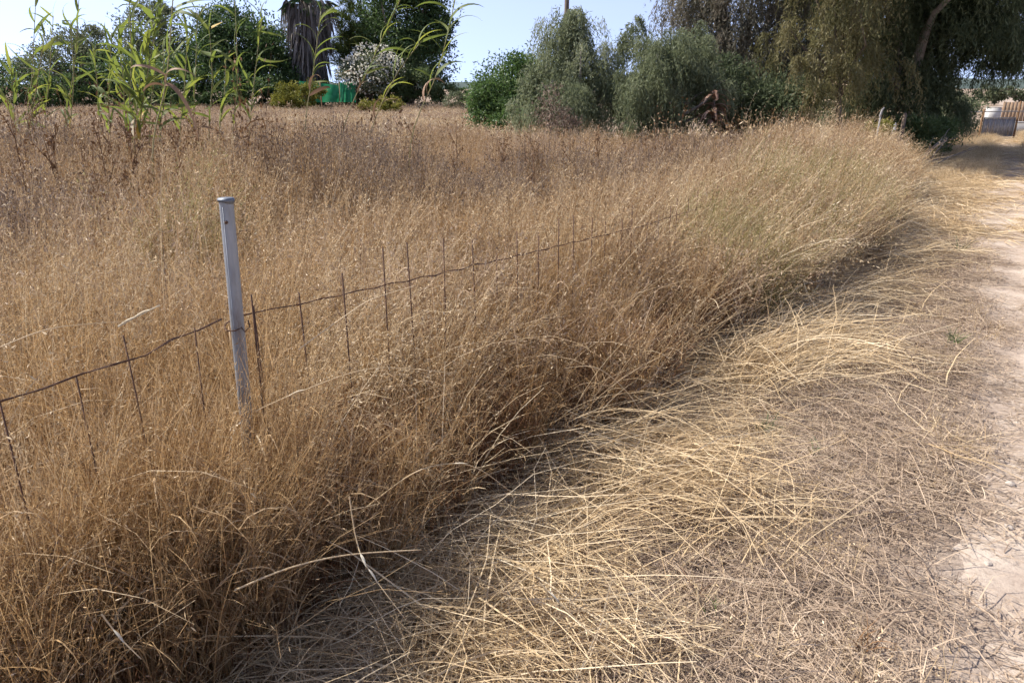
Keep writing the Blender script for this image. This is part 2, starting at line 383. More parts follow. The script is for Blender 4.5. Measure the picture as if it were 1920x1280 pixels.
# ------------------------------------------------------------------ grasses (masses nobody could count)
def scatter(name, protos, pts, rot, scale, pick):
    """a point mesh whose node group sets one of a few tufts on every point"""
    me = bpy.data.meshes.new(name); n = len(pts)
    me.vertices.add(n); me.vertices.foreach_set('co', np.asarray(pts, np.float32).ravel())
    for nm, ty, dat, key in (('rot', 'FLOAT_VECTOR', rot, 'vector'), ('scl', 'FLOAT_VECTOR', scale, 'vector'), ('pick', 'INT', pick, 'value')):
        a = me.attributes.new(nm, ty, 'POINT')
        a.data.foreach_set(key, np.asarray(dat, np.int32 if ty == 'INT' else np.float32).ravel())
    me.update()
    o = obj(name, me)
    ng = bpy.data.node_groups.new(name, 'GeometryNodeTree')
    ng.interface.new_socket('Geometry', in_out='INPUT', socket_type='NodeSocketGeometry')
    ng.interface.new_socket('Geometry', in_out='OUTPUT', socket_type='NodeSocketGeometry')
    N, Lk = ng.nodes.new, ng.links.new
    gi, go = N('NodeGroupInput'), N('NodeGroupOutput')
    g2i = N('GeometryNodeGeometryToInstance')
    for me_p in reversed(protos):
        po = bpy.data.objects.new('tuft', me_p)
        oi = N('GeometryNodeObjectInfo'); oi.inputs['Object'].default_value = po; oi.inputs['As Instance'].default_value = False
        Lk(oi.outputs['Geometry'], g2i.inputs[0])
    def attr(nm, ty):
        a = N('GeometryNodeInputNamedAttribute'); a.data_type = ty; a.inputs['Name'].default_value = nm; return a.outputs['Attribute']
    e2r = N('FunctionNodeEulerToRotation'); Lk(attr('rot', 'FLOAT_VECTOR'), e2r.inputs[0])
    ip = N('GeometryNodeInstanceOnPoints'); ip.inputs['Pick Instance'].default_value = True
    Lk(gi.outputs[0], ip.inputs['Points']); Lk(g2i.outputs[0], ip.inputs['Instance'])
    Lk(attr('pick', 'INT'), ip.inputs['Instance Index']); Lk(e2r.outputs[0], ip.inputs['Rotation']); Lk(attr('scl', 'FLOAT_VECTOR'), ip.inputs['Scale'])
    Lk(ip.outputs[0], go.inputs[0])
    md = o.modifiers.new('tufts', 'NODES'); md.node_group = ng
    tag(o, kind='stuff')
    return o

def tuft(name, mat, seed, n, rad, h, width, th0=.12, th1=.5, spikes=14, sl=.011, sw=.003, nseg=5, az=None, azs=9., head=.3, tintw=.25, bow=1.4, tip=.25, leafy=0):
    """upright stems with seed heads; az/azs: lean direction and its spread"""
    rng = np.random.RandomState(seed); geo = Geo()
    a = rng.uniform(0, 6.283, n); rr = rad * np.sqrt(rng.uniform(0, 1, n))
    base = np.stack([rr * np.cos(a), rr * np.sin(a), np.full(n, -.02)], 1)
    A = rng.uniform(0, 6.283, n) if az is None else rng.normal(az, azs, n)
    L = rng.uniform(h * .6, h * 1.08, n); tint = np.clip(rng.normal(.5, tintw, n), 0, 1)
    pts = ribbons(geo, rng, base, A, np.abs(rng.normal(0, th0, n)), np.abs(rng.normal(th1, th1 * .6, n)), L, width * rng.uniform(.7, 1.3, n), nseg, tint, tip=tip, bow=bow)
    if leafy:
        k = rng.randint(0, n, leafy); s = rng.uniform(.1, .7, leafy) * nseg; i0 = s.astype(int); f = (s - i0)[:, None]
        c = pts[k, i0] * (1 - f) + pts[k, np.minimum(i0 + 1, nseg)] * f
        ribbons(geo, rng, c, rng.uniform(0, 6.283, leafy), rng.uniform(.3, 1.0, leafy), rng.uniform(1.2, 2.8, leafy), rng.uniform(.08, .22, leafy) * h / .7, width * 1.6, 4, np.clip(rng.normal(.55, .25, leafy), 0, 1), tip=.1)
    if spikes:
        m = n * spikes; k = np.repeat(np.arange(n), spikes); s = (1 - head * rng.uniform(0, 1, m) ** 1.0) * nseg; s = np.minimum(s, nseg - 1e-3); i0 = s.astype(int); f = (s - i0)[:, None]
        c = pts[k, i0] * (1 - f) + pts[k, i0 + 1] * f
        d = (pts[k, i0 + 1] - pts[k, i0]); d /= np.linalg.norm(d, axis=1, keepdims=True)
        off = rng.normal(0, 1, (m, 3)); off[:, 2] -= .3
        c = c + off * sl * .8
        flakes(geo, rng, c, d * .7 + rng.normal(0, .7, (m, 3)) + np.array([0, 0, -.25]), sl * rng.uniform(.7, 1.5, m), sw * rng.uniform(.7, 1.4, m), np.clip(tint[k] + rng.normal(-.02, .16, m), 0, 1))
    return geo.mesh(name, mat)

def lying(name, mat, seed, n, rad, Lr, width, lift=.06, fan=None, nseg=5, arch=0.0):
    """straw lying about: random, or fanned out from one root along +X"""
    rng = np.random.RandomState(seed); geo = Geo()
    if fan is None:
        a = rng.uniform(0, 6.283, n); rr = rad * np.sqrt(rng.uniform(0, 1, n))
        base = np.stack([rr * np.cos(a), rr * np.sin(a), rng.uniform(.0, lift, n)], 1)
        A = rng.uniform(0, 6.283, n); t0 = rng.normal(1.45, .16, n); t1 = rng.normal(1.66, .12, n)
    else:
        base = np.stack([rng.normal(0, rad * .5, n), rng.normal(0, rad, n), np.zeros(n)], 1)
        A = rng.normal(0, fan, n); t0 = rng.uniform(.15, 1.0, n) * (1 - arch) + rng.uniform(-.1, .3, n) * arch; t1 = rng.normal(1.85, .14, n)
    L = rng.uniform(Lr[0], Lr[1], n)
    pts = ribbons(geo, rng, base, A, t0, t1, L, width * rng.uniform(.6, 1.4, n), nseg, np.clip(rng.normal(.5, .28, n), 0, 1), tip=.3, bow=.7 if fan is not None else 1., wob=.16 if fan is not None else .3)
    return geo.mesh(name, mat)

def bits(name, mat, seed, n, rad, Lr, width, lift=.012):
    rng = np.random.RandomState(seed); geo = Geo()
    a = rng.uniform(0, 6.283, n); rr = rad * np.sqrt(rng.uniform(0, 1, n))
    base = np.stack([rr * np.cos(a), rr * np.sin(a), rng.uniform(.002, lift * .6, n)], 1)
    ribbons(geo, rng, base, rng.uniform(0, 6.283, n), rng.normal(1.54, .06, n), rng.normal(1.6, .07, n), rng.uniform(Lr[0], Lr[1], n), width * rng.uniform(.5, 1.6, n), 2, np.clip(rng.normal(.5, .3, n), 0, 1), tip=.5, twist=rng.uniform(-.3, .3, n))
    return geo.mesh(name, mat)

def sample(rng, dens, y0, y1, keep, pad=260):
    """random points in the wedge the camera sees, with a margin for a step aside"""
    xm = .72 * (1 + pad / 960)
    A = (2 * xm * y1 + 1.6) * (y1 - y0)
    n = int(A * dens); y = rng.uniform(y0, y1, n); x = rng.uniform(-xm * y1 - .8, xm * y1 + .8, n)
    ok = (np.abs(x) < xm * y * 1.02 + .5); x, y = x[ok], y[ok]
    k = keep(x, y, rng); return x[k], y[k]

def off(x, y): return x - fence_x(y)
def tall_mask(x, y, rng): 
    j = smooth_noise(x, y, 3.0, 31) * .12
    return (off(x, y) < edge_w(y) + j) & (y < np.where(x < .0 * y - .6, 60, np.where(x < .02 * y + .3, 24, 16.5)))
def tall_h(x, y):
    d = off(x, y); w = edge_w(y)
    h = .75 + .10 * smooth_noise(x, y, 1.1, 33) + .08 * smooth_noise(x, y, 3.3, 34) + .05 * smooth_noise(x, y, 8., 35)
    ridge = np.exp(-((d - .1) / .9) ** 2) * np.interp(y, [3.5, 6, 8, 11, 16, 20], [0, .19, .27, .24, .04, 0])
    h = h + ridge
    h = h + np.interp(y, [4, 5.5, 8.5, 11], [0, .22, .26, .05]) * np.clip(-(x + .6) / 1.6, 0, 1) * (.75 + .5 * smooth_noise(x, y, 2.0, 36)) + .16 * smooth_noise(x, y, .8, 37) * np.clip((y - 11) / 6, 0, 1)
    front = np.clip((d + .25) / (w + .25), 0, 1)
    drop = np.interp(y, [1, 4, 6, 9], [.34, .30, .25, .30])
    h = h * (1 - front * drop)
    h = h * np.interp(y, [.9, 1.6, 2.2, 3.0], [.86, 1.0, 1.05, 1.05]) + np.exp(-((d - .14) / .30) ** 2) * np.interp(y, [.9, 1.4, 2.15, 2.5, 3.6], [.12, .24, .22, .03, -.06])
    return h

def place(name, protos, x, y, rng, hs=None, href=.74, rs=(.85, 1.15), dirz=None, dirs=.5, lift=0., flat=False):
    n = len(x); z = ground_z(x, y) + lift
    rz = rng.uniform(0, 6.283, n) if dirz is None else rng.normal(dirz, dirs, n)
    s = rng.uniform(rs[0], rs[1], n)
    sx = s; sz = s if hs is None else s * hs / href
    tilt = rng.normal(0, .05, (n, 2)) if not flat else rng.normal(0, .03, (n, 2))
    return scatter(name, protos, np.stack([x, y, z], 1), np.stack([tilt[:, 0], tilt[:, 1], rz], 1), np.stack([sx, sx, sz], 1), rng.randint(0, len(protos), n))

WIND = -.15                                        # direction the stems lean: right, a little towards the viewer
rng = np.random.RandomState(101)
def sub(mask, fn): 
    return lambda x, y, r: mask(x, y, r) & fn(x, y, r)

# near field (up to 4.6 m)
near = [tuft('tuft', M['amber'] if k < 3 else M['gold'], 200 + k, 40, .10, .76, .0026, .16, .6, 5, .014, .0022, az=WIND, azs=1.5, leafy=70, tintw=.32) for k in range(5)]
x, y = sample(rng, 54, .75, 4.6, sub(tall_mask, lambda x, y, r: smooth_noise(x, y, 4.5, 61) > r.uniform(-1.6, -.2, len(x)))); place('tall_dry_grass', near, x, y, rng, tall_h(x, y), rs=(.78, 1.2), dirz=0, dirs=.9)
fx_ = rng.uniform(1.15, 2.2, 90); fd_ = rng.uniform(-.05, .34, 90); fx2 = fence_x(fx_) + np.where(fx_ < 2.0, .06, 0) + fd_
place('fence_foot_grass', near, fx2, fx_, rng, .86 - .5 * np.maximum(fd_ - .1, 0), rs=(.85, 1.15), dirz=0, dirs=.9)
nb = [tuft('tuft', M['straw'], 210 + k, 16, .10, .70, .0044, .25, .8, 2, .014, .0022, leafy=34, tintw=.3) for k in range(3)]
x, y = sample(rng, 11, .75, 6, tall_mask); place('broad_bladed_grass', nb, x, y, rng, tall_h(x, y), rs=(.6, 1.15))
ng_ = [tuft('tuft', M['grey'], 215 + k, 30, .10, .66, .0028, .35, .7, 6, .012, .004, leafy=40, tintw=.3) for k in range(3)]
x, y = sample(rng, 16, .75, 6, sub(tall_mask, lambda x, y, r: smooth_noise(x, y, 1.6, 67) > .0)); place('grey_broken_grass', ng_, x, y, rng, tall_h(x, y), rs=(.6, 1.15))
red = [tuft('tuft', M['red'], 220 + k, 60, .10, .42, .0022, .25, .6, 4, .012, .0032, leafy=60) for k in range(3)]
x, y = sample(rng, 60, .75, 7.5, sub(tall_mask, lambda x, y, r: (off(x, y) > -.7 - .5 * smooth_noise(x, y, 1.2, 9)) | (smooth_noise(x, y, 1.3, 77) > .45)))
place('russet_undergrowth_grass', red, x, y, rng, np.clip(tall_h(x, y), .3, 1) * np.where(off(x, y) > edge_w(y) - .55, 1.3, 1), .72)
# middle distance
mid = [tuft('tuft', M['gold'], 240 + k, 66, .20, .76, .0048, .16, .6, 6, .024, .0055, az=WIND, azs=1.3, leafy=110, tintw=.33) for k in range(5)]
clumpy = sub(tall_mask, lambda x, y, r: smooth_noise(x, y, 3.2, 62) > r.uniform(-1.6, -.1, len(x)))
x, y = sample(rng, 20, 4.4, 14, clumpy); place('golden_field_grass', mid, x, y, rng, tall_h(x, y), rs=(.75, 1.25), dirz=0, dirs=.8)
pk = [tuft('tuft', M['pink'], 250 + k, 66, .22, .72, .0046, .16, .6, 7, .022, .0055, leafy=90, tintw=.33) for k in range(4)]
x, y = sample(rng, 12, 3.2, 14, clumpy); place('pinkish_field_grass', pk, x, y, rng, tall_h(x, y), rs=(.75, 1.25))
brn = [tuft('tuft', M['weed'], 256 + k, 14, .16, 1.08,   .0065, .12, .2, 12, .03, .014, nseg=4, leafy=26, head=.5, bow=1) for k in range(3)]
x, y = sample(rng, 1.8, 4.2, 13, sub(tall_mask, lambda x, y, r: (off(x, y) < -.9) & (smooth_noise(x, y, .9, 63) > -.1 + .4 * (x > -2)))); place('brown_weed_stalk_grass', brn, x, y, rng, tall_h(x, y), rs=(.8, 1.2))
# far field
far = [tuft('tuft', M['pink'], 260 + k, 170, .55, .74, .010, .16, .5, 6, .05, .013, nseg=4, az=WIND, azs=1.4, leafy=160, tintw=.3) for k in range(4)]
x, y = sample(rng, 5, 13.4, 50, tall_mask, 120); place('far_field_grass', far, x, y, rng, np.clip(tall_h(x, y), .55, 1.2), rs=(.7, 1.25))
far2 = [tuft('tuft', M['straw'], 265 + k, 90, .5, .80, .009, .2, .8, 7, .05, .013, nseg=4, az=WIND, azs=1.2, leafy=90, tintw=.3) for k in range(2)]
x, y = sample(rng, 3.4, 11, 50, sub(tall_mask, lambda x, y, r: smooth_noise(x, y, .7, 64) > .15), 120); place('far_pale_grass', far2, x, y, rng, np.clip(tall_h(x, y), .55, 1.2), rs=(.6, 1.3))
far3 = [tuft('tuft', M['weed'], 267 + k, 26, .4, .95, .010, .12, .25, 9, .06, .026, nseg=3, leafy=26, head=.6, bow=1) for k in range(2)]
x, y = sample(rng, .5, 11, 42, sub(tall_mask, lambda x, y, r: smooth_noise(x, y, .6, 65) > .2), 120); place('far_brown_weed_grass', far3, x, y, rng, np.clip(tall_h(x, y), .6, 1.2), rs=(.6, 1.25))
far4 = [tuft('tuft', M['olive'], 269, 70, .5, .75, .010, .2, .6, 5, .05, .013, nseg=3, leafy=120)]
x, y = sample(rng, 1.6, 16, 50, sub(tall_mask, lambda x, y, r: smooth_noise(x, y, .5, 66) > .55), 120); place('far_green_grass', far4, x, y, rng, np.clip(tall_h(x, y), .5, 1.2), rs=(.6, 1.1))

# patches of other growth
def blob(cx, cy, r, s=5):
    return lambda x, y, rg: (np.hypot(x - cx, (y - cy) * .8) < r * (1 + .35 * smooth_noise(x, y, 2.2, s))) & tall_mask(x, y, rg)
def either(*fs): 
    def f(x, y, r):
        m = fs[0](x, y, r)
        for q in fs[1:]: m = m | q(x, y, r)
        return m
    return f
gr = [tuft('tuft', M['grey'], 270 + k, 60, .2, .88, .0048, .22, .3, 14, .016, .008, head=.6, bow=1, tintw=.33) for k in range(3)]
x, y = sample(rng, 16, 3, 14, either(blob(-1.2, 7.4, 1.15), blob(.6, 8.2, .9, 6), blob(-3.3, 5.0, .7, 7), blob(-5.5, 8, 1.2, 8), blob(2.2, 9.3, .8, 3)))
place('grey_weed_growth_grass', gr, x, y, rng, tall_h(x, y))
ol = [tuft('tuft', M['olive'], 280 + k, 50, .18, .85, .0034, .2, .8, 10, .014, .004, az=WIND, azs=.7, leafy=40) for k in range(3)]
x, y = sample(rng, 22, 1.2, 10, either(blob(2.75, 6.4, .9), blob(1.6, 5.2, .4, 9), blob(-2.1, 4.6, .25, 3), blob(3.5, 7.8, .5, 2)))
place('half_green_grass', ol, x, y, rng, tall_h(x, y) * 1.1, dirz=0, dirs=.5)
# pale arching stems leaning over the rest
arch = [tuft('tuft', M['straw'], 290 + k, 12, .08, 1.0, .0026, .25, 1.35, 12, .014, .0034, nseg=8, az=WIND, azs=.5, head=.22, bow=1.2, leafy=6) for k in range(4)]
x, y = sample(rng, 9, .85, 7, tall_mask); place('arching_straw_grass', arch, x, y, rng, tall_h(x, y) * 1.08, 1.0 * .78, dirz=0, dirs=.5)
arch2 = [tuft('tuft', M['straw'], 300 + k, 30, .14, 1.05, .0046, .3, 1.25, 9, .022, .005, nseg=7, az=WIND, azs=.45, head=.25, bow=1.2) for k in range(3)]
x, y = sample(rng, 9, 5.2, 20, sub(tall_mask, lambda x, y, r: off(x, y) > -1.2 - .6 * smooth_noise(x, y, .8, 41)))
place('leaning_ridge_grass', arch2, x, y, rng, tall_h(x, y), .80, dirz=0, dirs=.4)
wisp = [tuft('tuft', M['straw'], 310 + k, 40, .12, .95, .0022, .2, 1.1, 18, .013, .003, nseg=7, az=.15, azs=.4, head=.4) for k in range(2)]
x, y = sample(rng, 20, 2, 9, either(blob(-.6, 3.3, .6, 3), blob(1.7, 5.9, .95, 4), blob(-.1, 5.0, .6, 6), blob(2.9, 7.6, .8, 2), blob(-2.4, 3.6, .5, 7)))
place('pale_wispy_grass', wisp, x, y, rng, tall_h(x, y), .80, dirz=.1, dirs=.35)

# verge: straw lying flat, litter, stubble
def verge(x, y, r): 
    d = off(x, y); w = edge_w(y)
    return (d > w - .18) & (x < path_l(y) + .0 + .12 * smooth_noise(x, y, 2.5, 51)) & (y < 30)
def verge_wide(x, y, r):
    d = off(x, y); w = edge_w(y); e = x - path_l(y)
    pr = np.where(e < 0, 1., np.clip(.6 - e * .15 + .6 * smooth_noise(x, y, 2.8, 52), 0.12, 1) * np.interp(y, [4, 9], [1, .35]))
    return (d > w - .2) & (e < 2.6) & (r.uniform(0, 1, len(x)) < pr)
fl = [lying('tuft', M['straw'], 330 + k, 50, .18, (.12, .5), .0030, .05) for k in range(5)]
x, y = sample(rng, 11, .9, 8, sub(verge, lambda x, y, r: r.uniform(0, 1, len(x)) < np.clip(.8 - 1.1 * (off(x, y) - edge_w(y)) + .4 * smooth_noise(x, y, 2.2, 53), .07, 1)))
place('flattened_straw_grass', fl, x, y, rng, flat=True)
fl2 = [lying('tuft', M['litter'], 340 + k, 110, .2, (.05, .24), .0028, .03) for k in range(5)]
x, y = sample(rng, 30, .9, 8, verge); place('matted_dry_grass', fl2, x, y, rng, flat=True)
bt = [bits('tuft', M['litter'], 350 + k, 190, .2, (.012, .08), .003) for k in range(5)]
x, y = sample(rng, 30, .9, 9, verge_wide); place('straw_litter', bt, x, y, rng, flat=True)
def heap(seed, n):
    r = np.random.RandomState(seed); geo = Geo()
    a = r.uniform(0, 6.283, n); rr = .24 * np.sqrt(r.uniform(0, 1, n)); base = np.stack([rr * np.cos(a), rr * np.sin(a), r.uniform(0, .11, n) * (1 - rr / .3)], 1)
    t0 = r.uniform(.9, 1.65, n); A = np.where(r.uniform(0, 1, n) < .5, r.normal(r.uniform(-.6, .6), .45, n), r.uniform(0, 6.28, n))
    ribbons(geo, r, base, A, t0, t0 + r.uniform(-.1, .75, n), r.uniform(.2, .75, n), .0032 * r.uniform(.6, 1.5, n), 5, np.clip(r.normal(.55, .28, n), 0, 1), tip=.35, bow=1.1, wob=.22)
    return geo.mesh('tuft', M['straw'])
hp = [heap(355 + k, 70) for k in range(5)]
x, y = sample(rng, 10, 1.0, 9, lambda x, y, r: (off(x, y) > edge_w(y) - .28) & (off(x, y) < edge_w(y) + .42 + .45 * smooth_noise(x, y, 2.4, 57)))
place('tangled_straw_grass', hp, x, y, rng, rs=(.7, 1.25), dirz=-.35, dirs=1.3)
flf = [lying('tuft', M['straw'], 360 + k, 90, .45, (.2, .6), .007, .05, nseg=4) for k in range(3)]
x, y = sample(rng, 7, 7.5, 26, lambda x, y, r: verge(x, y, r) | ((x > path_l(y) + .75) & (x < path_l(y) + 2.2)))
place('far_verge_grass', flf, x, y, rng, flat=True)
stub = [tuft('tuft', M['straw'], 370 + k, 22, .12, .16, .0022, .5, .9, 5, .01, .003, nseg=3) for k in range(3)]
x, y = sample(rng, 9, .9, 16, sub(verge, lambda x, y, r: r.uniform(0, 1, len(x)) < .8)); place('verge_stubble_grass', stub, x, y, rng, rs=(.6, 1.5))
tf = [tuft('tuft', M['litter'], 375 + k, 60, .14, .085, .0026, .7, 1.3, 0, .01, .003, nseg=3, leafy=0, tintw=.32) for k in range(4)]
x, y = sample(rng, 34, .9, 8, sub(verge, lambda x, y, r: smooth_noise(x, y, 2.6, 58) > r.uniform(-1, .6, len(x)))); place('short_dry_turf_grass', tf, x, y, rng, rs=(.6, 1.5))
# strip in the middle of the track
ms = [tuft('tuft', M['straw'], 380 + k, 60, .2, .3, .004, .4, .8, 8, .014, .004, nseg=3) for k in range(2)]
x, y = sample(rng, 14, 3, 30, lambda x, y, r: (x > path_l(y) + .8) & (x < path_l(y) + 1.7)); place('middle_strip_grass', ms, x, y, rng)
x, y = sample(rng, 6, 13, 32, lambda x, y, r: (off(x, y) > edge_w(y) - .1) & (x < path_l(y) - .05)); place('far_stubble_grass', ms, x, y, rng)

# heaps of cut straw thrown down along the foot of the tall grass
def big_heap(seed, n, main, rad=.34, hgt=.16):
    r = np.random.RandomState(seed); geo = Geo()
    a = r.uniform(0, 6.283, n); rr = rad * np.sqrt(r.uniform(0, 1, n)); base = np.stack([rr * np.cos(a), rr * np.sin(a), r.uniform(.2, 1, n) * hgt * (1 - (rr / rad) ** 2) + .01], 1)
    A = np.where(r.uniform(0, 1, n) < .62, r.normal(0, .30, n) + r.choice([0, .7, -.8], n, p=[.5, .28, .22]), r.uniform(0, 6.28, n))
    t0 = r.uniform(1.15, 1.6, n); L = r.uniform(.25, .8, n)
    base[:, 0] -= np.cos(A) * L * .5; base[:, 1] -= np.sin(A) * L * .5
    ribbons(geo, r, base, A, t0, t0 + r.uniform(.0, .7, n), L, .0035 * r.uniform(.5, 1.9, n), 6, np.clip(r.normal(.62, .26, n), 0, 1), tip=.4, bow=1., wob=.2)
    return geo.mesh('tuft', M['straw'])
bh = [big_heap(700 + k_, 150, 0) for k_ in range(5)]
def on_ground(px, py):
    x_, dy_, dz_ = ray(px, py); t_ = CAM_H / -dz_; return x_ * t_, dy_ * t_
hs_px = [(1000, 960, -.5, .8), (1120, 900, -.6, .9), (1240, 890, -.5, 1.0), (1330, 940, -.5, 1.0), (1200, 980, -.3, .9), (1090, 1030, -.5, .8), (1420, 980, -.3, .8), (1330, 850, -1.2, .7), (1400, 820, .8, .6),
         (980, 1110, -.9, .8), (900, 1180, -.9, .8), (1040, 1180, -1.0, .9), (1130, 1230, -1.0, .8), (760, 1240, -.7, .7), (860, 1260, -.9, .8), (640, 1270, -.5, .6), (650, 1190, -.6, .6), (730, 1150, -.7, .6), (540, 1275, -.4, .55), (800, 1100, -.6, .65), (850, 1040, -.4, .6), (930, 1010, -.5, .7), (960, 1260, -.8, .8),
         (1480, 660, -.1, 1.0), (1560, 655, -.05, 1.2), (1650, 680, -.15, 1.1), (1400, 690, .0, .9), (1330, 740, -.2, .9), (1500, 600, -.3, 1.0), (1560, 590, -.8, 1.0), (1640, 560, -.2, 1.1), (1250, 800, -.4, .8), (1700, 500, 0, 1.2), (1740, 420, .1, 1.1), (1760, 380, .1, 1.1), (1780, 350, .1, 1.0)]
hp_ = np.array([(*on_ground(a_, b_), 0) for a_, b_, _, _ in hs_px]); hp_[:, 2] = ground_z(hp_[:, 0], hp_[:, 1])
scatter('straw_heap_grass', bh, hp_, np.array([(0, 0, c_) for _, _, c_, _ in hs_px]), np.array([(d_, d_, d_) for *_, d_ in hs_px]), np.arange(len(hs_px)) % 5)

# lodged tufts, fanned over the verge
lod = [lying('tuft', M['straw'], 390 + k, 46, .13, (.3, .85), .0034, fan=.75, nseg=8, arch=.3 * (k % 2)) for k in range(4)]
spots = [(-.18, 1.75, -.5, .9), (-.35, 1.55, -1.0, .8), (.28, 2.45, -.25, .95), (.12, 2.22, -.9, .8), (.62, 2.9, -.6, .8),
         (1.25, 3.9, .05, 1.25), (1.45, 4.15, -.1, 1.3), (1.6, 4.25, .1, 1.3), (1.9, 4.45, .1, 1.1), (1.9, 4.95, -.3, .9), (2.6, 5.6, .1, .9), (1.35, 4.05, .3, 1.2),
         (3.6, 7.0, .1, 1.1), (4.1, 8.2, .1, 1.0), (5.0, 9.6, .1, 1.0), (5.9, 11.4, .1, 1.1), (6.7, 12.6, .1, 1.1), (7.2, 14.0, .1, 1.0), (-.65, 1.35, -.9, .8), (-.1, 1.3, -1.5, .8)]
pts = np.array([(a, b, gz(a, b)) for a, b, _, _ in spots]); nS = len(spots)
scatter('lodged_straw_grass', lod, pts, np.array([(0, 0, c) for _, _, c, _ in spots]), np.array([(d, d, d * .85) for *_, d in spots]), np.arange(nS) % 4)

exec_marker = None
# ------------------------------------------------------------------ trees and shrubs
def unit(v): return v / (np.linalg.norm(v, axis=1, keepdims=True) + 1e-9)

def leafy_crown(geo, rng, blobs, n_clumps, per, leaf, sig=.2, up=.25, aspect=.45, shell=(.55, 1.0)):
    """blobs: (centre, (rx,ry,rz)); leaves in clumps through the outer part of each"""
    vol = np.array([r[0] * r[1] * r[2] for _, r in blobs]) ** (2 / 3.); share = vol / vol.sum(); cs = []
    for (c, r), s in zip(blobs, share):
        m = max(3, int(n_clumps * s)); d = unit(rng.normal(size=(m, 3))); q = rng.uniform(shell[0], shell[1], m)[:, None]
        cc = np.array(c) + d * q * np.array(r); cs.append(cc)
        for i in range(m):
            k = int(per * 2.6 * rng.uniform(.5, 1.5)); sg = sig * 1.3 * min(r) * rng.uniform(.6, 1.4)
            p = cc[i] + unit(rng.normal(size=(k, 3))) * (rng.uniform(0, 1, k) ** .45)[:, None] * sg * 1.75 * np.array([1.15, 1.15, .8])
            dirs = unit(rng.normal(size=(k, 3)) + d[i] * .7 + np.array([0, 0, up]))
            flakes(geo, rng, p, dirs, leaf * rng.uniform(.6, 1.3, k), leaf * aspect * rng.uniform(.7, 1.2, k), np.clip(rng.normal(.5, .2, k) + rng.normal(0, .16), 0, 1))
    return np.concatenate(cs)

def limbs(geo, rng, base, tops, r0, fork=.45, n=10, lean=0.1):
    base = Vector(base); tops = [Vector(t) for t in tops]
    mean = sum(tops, Vector()) / len(tops)
    f = base.lerp(mean, fork) + Vector((rng.uniform(-lean, lean), rng.uniform(-lean, lean), 0))
    mid_ = base.lerp(f, .5) + Vector((rng.uniform(-lean, lean), rng.uniform(-lean, lean), 0)) * .5
    tube(geo, [base - Vector((0, 0, .1)), mid_, f], [r0 * 1.25, r0, r0 * .85], 8)
    pick = rng.choice(len(tops), min(n, len(tops)), replace=False)
    for k in pick:
        t = tops[k]; L = (t - f).length
        q = f.lerp(t, .5) + Vector(rng.normal(0, .08, 3)) * L + Vector((0, 0, .12 * L))
        tube(geo, [f - Vector((0, 0, r0)), f.lerp(q, .6) + Vector((0, 0, .05 * L)), q, t], [r0 * .6, r0 * .4, r0 * .26, r0 * .06], 5)

def tree(name, label, cat, base, blobs, mat, n_clumps, per, leaf, r0, group=None, bark='bark', seed=1, up=.25, aspect=.45, sig=.2, shell=(.55, 1.0), limb_n=14):
    rng = np.random.RandomState(seed); b = Vector((base[0], base[1], gz(base[0], base[1])))
    t = empty(name, b); tag(t, label, cat, group)
    loc = [(tuple(Vector(c) - b), r) for c, r in blobs]
    g1 = Geo(); cs = leafy_crown(g1, rng, loc, n_clumps, per, leaf, sig, up, aspect, shell)
    g2 = Geo(); limbs(g2, rng, (0, 0, 0), [tuple(c) for c in cs], r0, n=limb_n)
    tag(obj('crown', g1.mesh('crown', M[mat]), t), kind='stuff')
    obj('trunk', g2.mesh('trunk', M[bark], True), t)
    return t

def blob_px(px, py, rx, ry, Y, deep=1.0):
    """an ellipsoid of real size standing at distance Y"""
    c = P(px, py, Y); m = Y / CP / FOC * 1.02
    return (tuple(c), (rx * m, (rx * m) * deep, ry * m))

